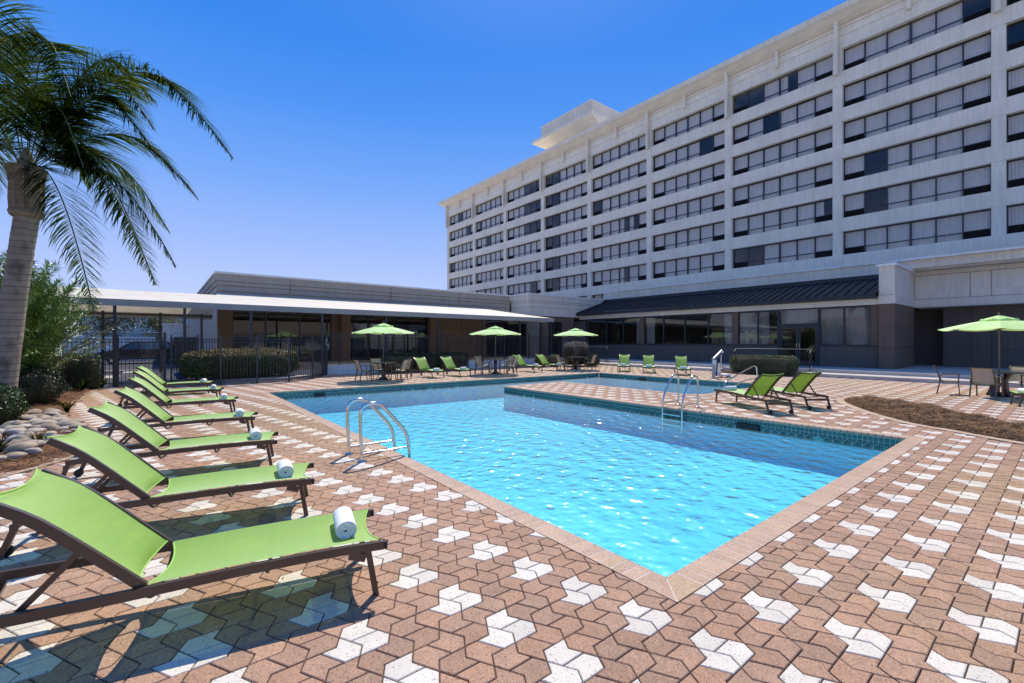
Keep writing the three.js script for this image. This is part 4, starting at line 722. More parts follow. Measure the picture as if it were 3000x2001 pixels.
{ const r = thing('pool_handrail', 'bent steel handrail at the shallow end behind the loungers', 'handrail', [14.9, 0, -7.25]); part('rail', pipe([[0, -.3, 0], [-.18, .18, 0], [.02, .33, .0], [1.75, .78, .12], [2.0, .75, .13], [2.05, 0, .14]], .022, .14, 12), M.steel, r); part('lower_rail', pipe([[.15, .02, .01], [1.2, .30, .08], [2.03, .32, .13]], .02, .2, 10), M.steel, r); }
{
  const l = thing('pool_lift', 'steel pool hoist with folding arm and small control box by the steps', 'pool lift', [19.5, 0, -10.05]);
  part('mast', bx(-.05, .05, 0, .92, -.05, .05), M.galv, l); part('arm', bar([[0, .88, 0], [.75, 1.24, .0]], .05, .06), M.steel, l); part('arm', bar([[0, .80, .06], [.75, 1.16, .06]], .03, .04), M.steel, l); part('hanger', pipe([[.75, 1.22, 0], [.68, .9, 0], [.62, .08, 0], [.75, .04, 0]], .025, .05), M.steel, l); part('ram', bar([[.08, .1, .08], [.22, .7, .06]], .05, .05), M.mullion, l); part('base_plate', bx(-.12, .12, 0, .03, -.12, .12), M.galv, l); part('control_box', bx(-.16, .02, .62, .82, .06, .12), M.plasticWhite, l);
}
{ const s = thing('lift_seat', 'white moulded plastic seat lying on the paving beside the hoist', 'seat', [20.35, 0, -10.15]); part('seat_shell', new RoundedBoxGeometry(.5, .52, .1, 3, .04).translate(0, .38, -.2), M.plasticWhite, s); part('seat_pan', new RoundedBoxGeometry(.5, .09, .5, 3, .04).translate(.1, .12, .1), M.plasticWhite, s); part('footrest', new RoundedBoxGeometry(.42, .05, .3, 3, .02).translate(.35, .04, .3), M.plasticWhite, s); }

{ const h = thing('wall_hook', 'white double hook on the end post of the curved fence', 'hook', [6.5, 1.55, -22.9]); part('hook', pipe([[0, .2, 0], [0, -.05, .03], [.06, -.12, .06], [.12, -.05, .06], [.13, .02, .06]], .014, .05), M.plasticWhite, h); part('back_plate', bx(-.03, .03, .1, .24, -.01, .012), M.plasticWhite, h); }
{ const b = thing('shoulder_bag', 'blue cloth bag slumped behind the fence beside the gate', 'bag', [.75, .17, -21.75]); const g = new THREE.SphereGeometry(.2, 18, 14); const q = g.attributes.position; for (let i = 0; i < q.count; i++) { const x = q.getX(i), y = q.getY(i), z = q.getZ(i); q.setXYZ(i, x * (1.2 + .15 * Math.sin(y * 20)), Math.max(-.12, y * .9) + .13 + .02 * Math.sin(x * 25), z * .8); } g.computeVertexNormals(); part('body', g, std([.03, .16, .42], { roughness: .8 }), b); part('strap', pipe([[-.12, .25, 0], [-.05, .42, 0], [.08, .42, 0], [.14, .25, 0]], .014, .08), std([.03, .16, .42], { roughness: .8 }), b); }

// ------------------------------------------------------------------ plants
class Leaves {                                             // many small folded leaves in one geometry, coloured leaf by leaf
  constructor() { this.p = []; this.n = []; this.c = []; }
  leaf(pos, dir, nrm, L, W, col, fold = .25) {
    const d = dir.clone().normalize(), s = d.clone().cross(nrm).normalize(), u = s.clone().cross(d).normalize();
    const a = pos, m = pos.clone().addScaledVector(d, L * .45), e = pos.clone().addScaledVector(d, L).addScaledVector(u, -L * .12);
    const l = m.clone().addScaledVector(s, -W / 2).addScaledVector(u, W * fold), r = m.clone().addScaledVector(s, W / 2).addScaledVector(u, W * fold);
    for (const [x, y, z] of [[a, m, l], [m, e, l], [a, r, m], [m, r, e]]) { const nn = y.clone().sub(x).cross(z.clone().sub(x)).normalize(); for (const q of [x, y, z]) { this.p.push(q.x, q.y, q.z); this.n.push(nn.x, nn.y, nn.z); this.c.push(...col); } }
  }
  strip(pts, w, col, nrm) {                                // a narrow blade along points, pointed
    for (let i = 0; i + 1 < pts.length; i++) {
      const a = pts[i], b = pts[i + 1], d = b.clone().sub(a).normalize(), s = d.clone().cross(nrm).normalize(), f = t => w * Math.min(1, 3 * t + .3) * (1 - t) ** .6, t0 = i / (pts.length - 1), t1 = (i + 1) / (pts.length - 1);
      const q = [a.clone().addScaledVector(s, -f(t0) / 2), a.clone().addScaledVector(s, f(t0) / 2), b.clone().addScaledVector(s, f(t1) / 2), b.clone().addScaledVector(s, -f(t1) / 2)], nn = d.clone().cross(s).normalize();
      for (const k of [0, 1, 2, 0, 2, 3]) { this.p.push(q[k].x, q[k].y, q[k].z); this.n.push(nn.x, nn.y, nn.z); this.c.push(...col); }
    }
  }
  build() { const g = new THREE.BufferGeometry(); g.setAttribute('position', new THREE.Float32BufferAttribute(this.p, 3)); g.setAttribute('normal', new THREE.Float32BufferAttribute(this.n, 3)); g.setAttribute('color', new THREE.Float32BufferAttribute(this.c, 3)); g.setAttribute('uv', new THREE.Float32BufferAttribute(new Float32Array(this.p.length / 3 * 2), 2)); return g; }
}
const unit = () => { const z = rr(-1, 1), a = rr(0, 6.283), r = Math.sqrt(1 - z * z); return V(r * Math.cos(a), z, r * Math.sin(a)); };
// a clipped hedge: rounded block of small leaves over a dark core of twigs
function hedge(name, label, [x, y, z], [w, h, d], turn, { n = 5000, leaf = .05, cols, top, round = .35, mat = M.leaf, cat = 'hedge', group, lump = .04 }) {
  const t = thing(name, label, cat, [x, y, z], turn, group), L = new Leaves(), p = 2 / round > 8 ? 8 : Math.max(2.2, 1.6 / round);
  const surf = u => { const a = Math.abs(u.x) ** p + Math.abs(u.y) ** p + Math.abs(u.z) ** p, k = 1 / Math.pow(a, 1 / p); return u.clone().multiplyScalar(k); };
  n = Math.round(n * 1.7);
  for (let i = 0; i < n; i++) {
    const u = unit(); if (u.y < -.75) u.y = -u.y; const s = surf(u); if (s.y < -.98) continue;
    const bump = 1 + lump * (Math.sin(s.x * 7 + s.z * 5) * Math.sin(s.y * 6 + s.x * 3)), k = bump * (1 - .16 * rnd() ** 1.6);
    const P = V(s.x * w / 2 * k, h / 2 + s.y * h / 2 * k, s.z * d / 2 * k), nr = V(s.x / w, s.y / h, s.z / d).normalize().addScaledVector(unit(), .9).normalize(), dir = unit().addScaledVector(V(0, 1, 0), .35);
    const set = top && s.y > .62 && rnd() < top.share ? top.cols : cols, c = set[Math.floor(rnd() * set.length)], v = rr(.75, 1.25);
    L.leaf(P, dir, nr, leaf * rr(.7, 1.3), leaf * .5, c.map(q => q * v));
  }
  part('foliage', L.build(), mat, t);
  const core = new THREE.SphereGeometry(1, 28, 18), q = core.attributes.position; for (let i = 0; i < q.count; i++) { const s = surf(V(q.getX(i), q.getY(i), q.getZ(i))); q.setXYZ(i, s.x * w / 2 * .8, h / 2 + s.y * h / 2 * .84 - .04, s.z * d / 2 * .8); } core.computeVertexNormals(); part('twigs', core, M.core, t);
  return t;
}
const G1 = [[.045, .085, .02], [.06, .11, .025], [.035, .07, .018], [.085, .14, .035]], GD = [[.02, .045, .016], [.03, .06, .02], [.04, .075, .025]], SUNLIT_GOLD = [[.36, .28, .09], [.30, .25, .08], [.42, .30, .13]], RED = [[.30, .14, .10], [.34, .20, .14], [.2, .12, .07]];  // gold leaf set: sunlight on the hedge top, painted into the colour
hedge('clipped_hedge', 'large oval clipped hedge with sunlight painted gold on its top behind the curved fence', [2.75, .17, -21.35], [4.2, 1.15, 1.8], .1, { n: 15000, leaf: .07, cols: G1, top: { share: .85, cols: SUNLIT_GOLD }, round: .42 });
hedge('clipped_hedge', 'long rectangular clipped hedge between the steps in front of the railing', [23.75, 0, -9.7], [.95, .95, 3.0], 0, { n: 8000, leaf: .055, cols: [...G1, [.10, .13, .03]], top: { share: .5, cols: [[.20, .22, .06], [.26, .22, .08]] }, round: .24 });
hedge('clipped_hedge', 'round topped reddish grey hedge behind the corner umbrella table', [22.1, 0, -20.9], [2.5, 1.62, 1.2], .35, { n: 8000, leaf: .055, cols: [[.07, .07, .045], [.10, .085, .06], [.05, .06, .035]], top: { share: .9, cols: [[.30, .24, .19], [.36, .30, .25]] }, round: .34 });
for (const [x, w, lab] of [[9.95, 2.0, 'dark clipped shrub growing beside the first umbrella table'], [11.6, 1.5, 'loose dark shrub growing between two clipped shrubs'], [13.2, 2.0, 'dark clipped shrub growing behind the middle umbrella table']])
  hedge('clipped_shrub', lab, [x, 0, -22.2], [w, 1.02, .95], 0, { n: 5000, leaf: .055, cols: GD, round: lab[0] === 'l' ? .7 : .3, cat: 'shrub' });
hedge('clipped_hedge', 'dark square clipped hedge in the bed beside the gate', [-2.05, 0, -21.25], [.95, 1.2, 1.1], .1, { n: 6500, leaf: .05, cols: [[.04, .075, .025], [.055, .095, .035], [.09, .12, .05]], round: .2, mat: M.leafGloss });
hedge('garden_shrub', 'small bronze leaved shrub between the tall leafy shrub and the square hedge', [-2.65, 0, -20.9], [.7, 1.15, .8], 0, { n: 2500, leaf: .05, cols: [[.12, .07, .03], [.16, .10, .05], [.07, .07, .03]], round: .6, cat: 'shrub' });
hedge('garden_shrub', 'low rounded bright green shrub among the stones at the palm foot', [-2.75, 0, -13.0], [1.35, .82, 1.35], .3, { n: 6500, leaf: .055, cols: [[.07, .12, .03], [.10, .16, .04], [.05, .09, .025]], round: .6, mat: M.leafGloss, cat: 'shrub', lump: .08 });
hedge('garden_shrub', 'dark spreading shrub at the foot of the tall leafy shrub', [-2.75, 0, -16.7], [1.7, 1.0, 1.6], .3, { n: 6500, leaf: .05, cols: GD, round: .7, mat: M.leafGloss, cat: 'shrub', lump: .1 });
for (const [x, z, w, lab] of [[19.4, -21.4, .8, 'small yellow variegated shrub by the white kerb wall'], [20.3, -21.2, .95, 'pale variegated shrub next to the reddish grey hedge'], [23.3, -20.6, 1.1, 'loose green shrub by the end of the concrete steps'], [22.3, -19.7, 1.2, 'dark loose shrub behind the corner table']])
  hedge('garden_shrub', lab, [x, 0, z], [w, .78, .8], 0, { n: 2200, leaf: .06, cols: lab[0] === 's' ? [[.30, .28, .06], [.12, .15, .04]] : lab[0] === 'p' ? [[.22, .22, .12], [.10, .13, .06], [.28, .27, .16]] : lab[0] === 'l' ? [[.12, .14, .04], [.07, .10, .03]] : GD, round: .7, cat: 'shrub', lump: .1 });

// tall oleander thicket
{
  const t = thing('oleander_shrub', 'tall glossy narrow leaved shrub growing behind the palm trunk', 'shrub', [-3.35, 0, -17.3]), L = new Leaves(), S = [];
  for (let i = 0; i < 400; i++) {
    const a = rr(0, 6.283), rad = Math.sqrt(rnd()), bx0 = Math.cos(a) * .5 * rad, bz0 = Math.sin(a) * .8 * rad, H = rr(1.9, 4.35) * (1 - .28 * rad), ox = Math.cos(a) * rr(.5, 2.0) * (.4 + .6 * rad), oz = Math.sin(a) * rr(.6, 2.3) * (.4 + .6 * rad);
    const c = new THREE.QuadraticBezierCurve3(V(bx0, 0, bz0), V(bx0 + ox * .35, H * .7, bz0 + oz * .35), V(bx0 + ox, H, bz0 + oz)); if (i % 4 === 0) S.push(new THREE.TubeGeometry(c, 6, .013, 4));
    const n = Math.round(H * 19); for (let k = 0; k < n; k++) { const u = .14 + .86 * k / n, P = c.getPoint(u), T = c.getTangent(u); for (let w = 0; w < 3; w++) { const out = unit(); out.addScaledVector(T, -out.dot(T)).normalize(); const d = out.multiplyScalar(rr(.6, 1)).addScaledVector(T, rr(.5, 1.0)); const g = rr(.7, 1.3), y = rnd() < .25; L.leaf(P, d, V(0, 1, 0).addScaledVector(unit(), .5), rr(.15, .24), rr(.022, .034), y ? [.30 * g, .40 * g, .06 * g] : [.12 * g, .24 * g, .045 * g], .2); } }
  }
  part('foliage', L.build(), M.leafGloss, t); part('stems', join(S), M.bark, t);
}
{
  const t = thing('oleander_shrub', 'second tall leafy shrub further back at the fence end of the bed', 'shrub', [-3.6, 0, -20.2]), L = new Leaves(), S = [];
  for (let i = 0; i < 230; i++) {
    const a = rr(0, 6.283), rad = Math.sqrt(rnd()), H = rr(1.6, 3.7) * (1 - .25 * rad), ox = Math.cos(a) * rr(.5, 1.6) * (.4 + .6 * rad), oz = Math.sin(a) * rr(.5, 1.5) * (.4 + .6 * rad);
    const c = new THREE.QuadraticBezierCurve3(V(ox * .2, 0, oz * .2), V(ox * .4, H * .7, oz * .4), V(ox, H, oz)); if (i % 4 === 0) S.push(new THREE.TubeGeometry(c, 6, .013, 4));
    const n = Math.round(H * 16); for (let k = 0; k < n; k++) { const u = .14 + .86 * k / n, P = c.getPoint(u), T = c.getTangent(u); for (let w = 0; w < 3; w++) { const out = unit(); out.addScaledVector(T, -out.dot(T)).normalize(); const d = out.addScaledVector(T, rr(.4, 1.0)); const g = rr(.7, 1.3), y = rnd() < .4; L.leaf(P, d, V(0, 1, 0).addScaledVector(unit(), .5), rr(.15, .24), rr(.024, .034), y ? [.28 * g, .36 * g, .06 * g] : [.11 * g, .22 * g, .04 * g], .2); } }
  }
  part('foliage', L.build(), M.leafGloss, t); part('stems', join(S), M.bark, t);
}

// queen palm
{
  const base = V(-2.58, 0, -13.88), t = thing('palm_tree', 'leaning palm with ringed grey trunk and drooping feathery fronds', 'palm', base.toArray());
  const side = V(Math.cos(YAW), 0, Math.sin(YAW)), fwd = V(Math.sin(YAW), 0, -Math.cos(YAW));
  const at = y => side.clone().multiplyScalar(.0 + .58 * Math.pow(Math.min(1, y / 4.3), 1.15)).add(V(0, y, 0));
  { // ringed trunk
    const pos = [], uv = [], idx = [], N = 22, R = 76; for (let i = 0; i <= R; i++) { const y = 4.25 * i / R, c = at(y), ring = Math.abs(((y * 7.5) % 1) - .5) * 2, r = (.215 - .025 * Math.min(1, y / 3.4) + (y < .5 ? (.5 - y) * .12 : 0)) + .007 * Math.pow(ring, 5); for (let k = 0; k <= N; k++) { const a = k / N * 6.2832, rr2 = r * (1 + .025 * Math.sin(3 * a + y * 2) + .012 * Math.sin(7 * a + y * 5)); pos.push(c.x + Math.cos(a) * rr2, c.y, c.z + Math.sin(a) * rr2); uv.push(k / N, y * .5); } }
    for (let i = 0; i < R; i++) for (let k = 0; k < N; k++) { const a = i * (N + 1) + k, b = a + N + 1; idx.push(a, b, a + 1, b, b + 1, a + 1); }
    const g = new THREE.BufferGeometry(); g.setAttribute('position', new THREE.Float32BufferAttribute(pos, 3)); g.setAttribute('uv', new THREE.Float32BufferAttribute(uv, 2)); g.setIndex(idx); g.computeVertexNormals(); part('trunk', g, M.trunk, t);
  }
  // leaf-base sheaths at the crown
  const crown = at(4.25); const bootMat = std([.42, .33, .22], { map: T.bark, bumpMap: T.bark, bumpScale: .02, roughness: .95 });
  part('crown_collar', lathe([[.18, -.06], [.25, .0], [.275, .08], [.24, .16], [.21, .2]], 22).translate(crown.x, crown.y, crown.z), bootMat, t);
  for (let i = 0; i < 9; i++) { const a = i * 2.4, q = new Geo(), w = .17; const P = [0, .25, .5, .72, .9].map((y, j) => { const r = [.22, .235, .225, .24, .29][j]; return [crown.x + Math.cos(a) * r, crown.y + .1 + y, crown.z + Math.sin(a) * r]; }); q.sweep(P, w * (i % 2 ? 1 : .8), .05, [Math.cos(a), 0, Math.sin(a)]); part('leaf_base', q.build(), bootMat, t); }
  part('crown_shaft', lathe([[.21, 0], [.235, .3], [.22, .6], [.15, .95], [.05, 1.3]], 18).translate(crown.x, crown.y + .1, crown.z), bootMat, t);
  const heart = crown.clone().add(V(0, .95, 0));
  // fronds: [side, forward, rise, length, droop]
  const F = [[1.0, -.12, 1.35, 7.2, 4.4], [.88, -.25, .5, 5.2, 5.2], [.75, .35, 1.3, 4.4, 3.0], [.5, .1, 2.2, 4.6, 3.0], [.1, -.3, 2.7, 4.4, 2.2], [-.6, -.2, 2.0, 4.4, 2.8], [-.9, .3, 1.2, 4.3, 3.4], [-.3, .8, 1.7, 4.0, 2.8], [.35, .9, 1.2, 4.0, 3.4], [-.5, -.7, .7, 4.2, 4.8], [.15, -.9, 1.2, 4.0, 4.0], [.85, -.45, .2, 3.8, 5.2], [.6, .1, 1.8, 4.4, 2.6], [-.85, -.6, .4, 4.2, 5.0], [.2, .4, 2.9, 4.2, 1.8], [.95, .2, .6, 4.0, 4.2], [-.2, -.9, 1.9, 4.0, 2.8], [.5, -.25, 1.5, 4.2, 3.6], [-.2, .1, 3.0, 4.2, 1.6], [.7, -.15, .9, 4.2, 4.6], [.3, -.2, 2.4, 4.3, 3.2], [-.5, .5, 2.4, 4.2, 2.4]];
  F.forEach(([s, f, up, len, droop], n) => {
    const h = side.clone().multiplyScalar(s).addScaledVector(fwd, f).normalize(), L = new Leaves(), m = 16, P = []; const wind = side.clone().multiplyScalar(.55);
    for (let i = 0; i <= m; i++) { const u = i / m, x = len * (u - .18 * u * u * Math.min(1, droop / 3)) * .82; P.push(heart.clone().addScaledVector(h, .08 + x * (up > 1.4 ? .62 : .86)).add(V(0, up * len * .29 * Math.sin(Math.min(1, u * 1.25) * 1.75) - droop * Math.pow(u, 2.1) * .62, 0)).addScaledVector(wind, u * u * .7)); }
    const c = new THREE.CatmullRomCurve3(P), count = Math.round(len * 36);
    for (let k = 0; k < count; k++) {
      const u = .12 + .88 * k / count, p = c.getPoint(u), T = c.getTangent(u), sd = T.clone().cross(V(0, 1, 0)).normalize(), upv = sd.clone().cross(T).normalize(), ll = (.78 * Math.sin(Math.PI * Math.min(1, .16 + u * .88)) ** .7 + .14) * rr(.82, 1.15);
      for (const q of [-1, 1]) { const d = sd.clone().multiplyScalar(q * rr(.7, 1)).addScaledVector(T, rr(.55, .95)).addScaledVector(upv, rr(-.25, .35)).normalize(), pts = [p.clone()]; let v = d.clone(); for (let j = 0; j < 4; j++) { v.add(V(0, -.11 - .05 * j, 0)).addScaledVector(wind, .10).normalize(); pts.push(pts[j].clone().addScaledVector(v, ll / 4)); } const g = rr(.7, 1.25), y = rnd(); L.strip(pts, rr(.018, .030), y < .2 ? [.46 * g, .48 * g, .12 * g] : y < .55 ? [.26 * g, .38 * g, .085 * g] : [.16 * g, .27 * g, .065 * g], upv.clone().addScaledVector(sd, q * .5)); }
    }
    const fr = part('frond', L.build(), M.palmLeaf, t);
    const rg = new Geo(), pts = c.getPoints(14).map(p => p.toArray()); part('rachis', join([new THREE.TubeGeometry(c, 18, .011, 5)]), std([.10, .13, .04], { roughness: .7 }), fr);
  });
}

// ------------------------------------------------------------------ planting beds: mulch, straw, stones, tufts
function mound(P, h0, h1, mat, name, kindStruct = true) {
  const g = new Geo(), rings = 5; let prev = P.map(p => [p[0], h0, p[1]]); const cx = P.reduce((s, p) => s + p[0], 0) / P.length, cz = P.reduce((s, p) => s + p[1], 0) / P.length;
  return g;
}
const rough = (x, z) => .03 * Math.sin(x * 3.1 + z * 1.7) + .025 * Math.sin(x * 7.3 - z * 5.1) + .02 * Math.sin(z * 11 + x * 3);
function bedMesh(P, step, height) {                        // height field over the polygon, tucked into the ground at its rim
  const xs = P.map(p => p[0]), zs = P.map(p => p[1]), x0 = Math.min(...xs), x1 = Math.max(...xs), z0 = Math.min(...zs), z1 = Math.max(...zs), g = new Geo();
  const dist = (x, z) => { let m = 1e9; for (let i = 0; i < P.length; i++) { const a = P[i], b = P[(i + 1) % P.length], dx = b[0] - a[0], dz = b[1] - a[1], t = Math.max(0, Math.min(1, ((x - a[0]) * dx + (z - a[1]) * dz) / (dx * dx + dz * dz || 1))); m = Math.min(m, Math.hypot(x - a[0] - dx * t, z - a[1] - dz * t)); } return m; };
  const Y = (x, z) => { const d = dist(x, z), i = inPoly(x, z, P); return i ? -.02 + (height + rough(x, z)) * Math.min(1, d / .28) ** .6 : -.02 - Math.min(.05, d * .3); };
  const nx = Math.ceil((x1 - x0) / step) + 1, nz = Math.ceil((z1 - z0) / step) + 1, H = []; for (let j = 0; j <= nz; j++) { H.push([]); for (let i = 0; i <= nx; i++) H[j].push([x0 + (i - .5) * step, Y(x0 + (i - .5) * step, z0 + (j - .5) * step), z0 + (j - .5) * step]); }
  for (let j = 0; j < nz; j++) for (let i = 0; i < nx; i++) { const q = [H[j][i], H[j + 1][i], H[j + 1][i + 1], H[j][i + 1]]; if (q.some(p => p[1] > -.019)) g.quad(...q); }
  return { geo: g.build(), Y };
}
function strawOver(P, n, height, name, cols, parent, len, Yf, rest) {
  const blade = new Geo(); blade.quad([-.5, 0, -.5], [0, .06, -.5], [0, .06, .5], [-.5, 0, .5]); blade.quad([0, .06, -.5], [.5, 0, -.5], [.5, 0, .5], [0, .06, .5]); const bg = blade.build();
  const xs = P.map(p => p[0]), zs = P.map(p => p[1]), x0 = Math.min(...xs), x1 = Math.max(...xs), z0 = Math.min(...zs), z1 = Math.max(...zs), mats = [], cs = [], o = new THREE.Object3D();
  for (let i = 0, tries = 0; mats.length < n && tries < n * 12; tries++) { const x = rr(x0, x1), z = rr(z0, z1); if (!inPoly(x, z, P) || (rest && !rest(x, z))) continue; o.position.set(x, Yf(x, z) + rr(0, .03), z); o.rotation.set(rr(-.5, .5), rr(0, 6.283), rr(-.5, .5), 'YXZ'); o.scale.set(rr(.5, 1.3) * len, rr(.5, 2) * len, rr(.003, .007)); o.updateMatrix(); mats.push(o.matrix.clone()); const c = cols[Math.floor(rnd() * cols.length)], v = rr(.6, 1.3); cs.push(lin(c[0] * v, c[1] * v, c[2] * v)); }
  const m = shade(new THREE.InstancedMesh(bg, M.straw, mats.length)); mats.forEach((q, i) => { m.setMatrixAt(i, q); m.setColorAt(i, cs[i]); }); m.name = name; m.userData.kind = 'stuff'; parent.add(m);
}
const STRAW_R = [[.34, .14, .05], [.25, .095, .035], [.44, .22, .085], [.14, .05, .02], [.52, .3, .13]], STRAW_B = [[.27, .135, .058], [.19, .085, .036], [.36, .2, .085], [.10, .045, .02], [.46, .28, .13]];
{
  const bed = struct('planting_bed'), b = bedMesh(BED_L, .12, .06); part('mulch', b.geo, M.mulch, bed); strawOver(BED_L, 19000, .06, 'pine_straw', STRAW_R, bed, .16, b.Y, (x, z) => x > -5 && z > -22);
  // brick border
  const e = new THREE.CatmullRomCurve3(BED_L.slice(0, 14).map(p => V(p[0], 0, p[1]))), n = 150, pts = e.getSpacedPoints(n); for (let i = 0; i < n; i++) { const a = pts[i], c = pts[i + 1], d = c.clone().sub(a).normalize(), q = new Geo(true), k = rr(.85, 1.1); q.col = [.72 * k, .50 * k, .32 * k]; const m = a.clone().add(c).multiplyScalar(.5), L = a.distanceTo(c); q.box(-L / 2 + .003, L / 2 - .003, -.05, .012 + rr(-.002, .003), -.1, .1); const g = q.build(); const mm = part('border_brick', g, M.coping, bed); mm.position.set(m.x + -d.z * .08, 0, m.z + d.x * .08); mm.rotation.y = Math.atan2(-d.z, d.x); }
}
{
  const bed = struct('planting_bed'), b = bedMesh(BED_R, .1, .10); part('mulch', b.geo, std([.13, .068, .032], { map: T.stone, roughness: 1 }), bed); strawOver(BED_R, 17000, .10, 'pine_straw', STRAW_B, bed, .13, b.Y);
  const N = BORDER_R.length; for (let i = 0; i < N; i += 1) { const j = (i + 1) % N, A = BED_R[i], B = BED_R[j], C = BORDER_R[j], Dd = BORDER_R[i], q = new Geo(true), k = rr(.85, 1.1); q.col = [.74 * k, .52 * k, .34 * k]; q.prism(inset([A, B, C, Dd], .003), -.03, .010 + rr(-.002, .002)); part('border_brick', q.build(), M.coping, bed); }
}
{ const bed = struct('planting_bed'), b = bedMesh(BED_BACK, .1, .08); part('mulch', b.geo, M.mulch, bed); strawOver(BED_BACK, 2500, .08, 'pine_straw', STRAW_R, bed, .14, b.Y); }
// river stones
{
  const geos = []; for (let v = 0; v < 6; v++) { const g = new THREE.IcosahedronGeometry(1, 3), p = g.attributes.position; for (let i = 0; i < p.count; i++) { const x = p.getX(i), y = p.getY(i), z = p.getZ(i), k = 1 + .10 * Math.sin(x * 2.3 + v) + .08 * Math.sin(z * 3.1 + v * 2) + .06 * Math.sin(y * 4 + x * 2 + v); p.setXYZ(i, x * k, y * k, z * k); } g.computeVertexNormals(); const t = .8 + .06 * v, c = [[.66, .54, .40], [.55, .42, .29], [.72, .62, .49], [.50, .38, .26], [.68, .55, .38], [.60, .51, .42]][v]; const a = new Float32Array(p.count * 3); for (let i = 0; i < p.count; i++) a.set(c, i * 3); g.setAttribute('color', new THREE.BufferAttribute(a, 3)); geos.push(g); }
  const spots = []; for (let i = 0; i < 400 && spots.length < 84; i++) { const z = rr(-14.2, -8.9), mid = -1.62 - .25 * Math.sin((z + 11) * .9) + (z < -12.5 ? -.15 : 0), x = mid + rr(-.75, .5), s = rr(.06, .165); if (!inPoly(x, z, BED_L) || !inPoly(x + .2, z, BED_L) || spots.some(q => Math.hypot(q[0] - x, q[1] - z) < (q[2] + s) * .78)) continue; spots.push([x, z, s]); }
  spots.forEach(([x, z, s], i) => { const m = single('river_stone', geos[i % 6], M.stone, s > .13 ? 'large smooth tan river stone lying in the mulch bed' : 'small smooth tan river stone lying in the mulch bed', 'stone', s > .13 ? 'large river stones in the bed' : 'small river stones in the bed'); m.position.set(x, .055 + s * .22, z); m.scale.set(s * rr(.9, 1.35), s * rr(.45, .62), s * rr(.75, 1.05)); m.rotation.y = rr(0, 6.28); });
}
function tuft(x, z, n, h, cols, label, name = 'grass_tuft', cat = 'plant') { const t = thing(name, label, cat, [x, .03, z]), L = new Leaves(); for (let i = 0; i < n; i++) { const a = rr(0, 6.283), lean = rr(.25, .9), H = h * rr(.6, 1.1), c = cols[Math.floor(rnd() * cols.length)], v = rr(.7, 1.3); const pts = [0, .35, .7, 1].map(u => V(Math.cos(a) * (.03 + lean * H * u * u), H * (u - .25 * lean * u * u), Math.sin(a) * (.03 + lean * H * u * u))); L.strip(pts, h * .10, c.map(q => q * v), V(Math.cos(a), .6, Math.sin(a))); } part('foliage', L.build(), M.leafGloss, t); }
tuft(-1.75, -9.15, 34, .42, [[.07, .12, .03], [.10, .15, .04]], 'strappy green plant at the near end of the stones');
tuft(-1.45, -10.0, 22, .30, [[.12, .16, .04], [.2, .2, .06]], 'small strappy plant among the river stones', 'grass_tuft');
tuft(-1.62, -14.3, 46, .34, [[.22, .24, .05], [.14, .18, .04], [.3, .28, .08]], 'yellow green grassy plant beside the paving');
tuft(-1.52, -20.9, 40, .5, [[.28, .30, .06], [.16, .22, .05]], 'yellow green strappy plant at the foot of the gate');
tuft(-1.95, -20.3, 30, .5, [[.10, .16, .04]], 'green strappy plant beside the square clipped hedge');
tuft(22.9, -8.55, 24, .35, [[.22, .24, .14], [.12, .16, .07]], 'pale spiky plant at the end of the long hedge');

// dead leaf bits blown onto the paving
{
  const L = new Leaves(); let n = 0; while (n < 220) { const z = -rr(.4, 20), x = rr(-1.2, 22); if (inPoly(x, z, OUTER) || inPoly(x, z, BED_L) || inPoly(x, z, BORDER_R)) continue; n++; const v = rr(.6, 1.3); L.leaf(V(x, .006, z), V(rr(-1, 1), rr(.02, .3), rr(-1, 1)), V(rr(-.4, .4), 1, rr(-.4, .4)), rr(.012, .035), rr(.006, .014), [.16 * v, .09 * v, .045 * v], .4); }
  const m = shade(new THREE.Mesh(L.build(), M.leaf)); m.name = 'leaf_litter'; m.userData = { kind: 'stuff', label: 'dead leaf bits scattered over the paving', category: 'leaf litter' }; scene.add(m);
}

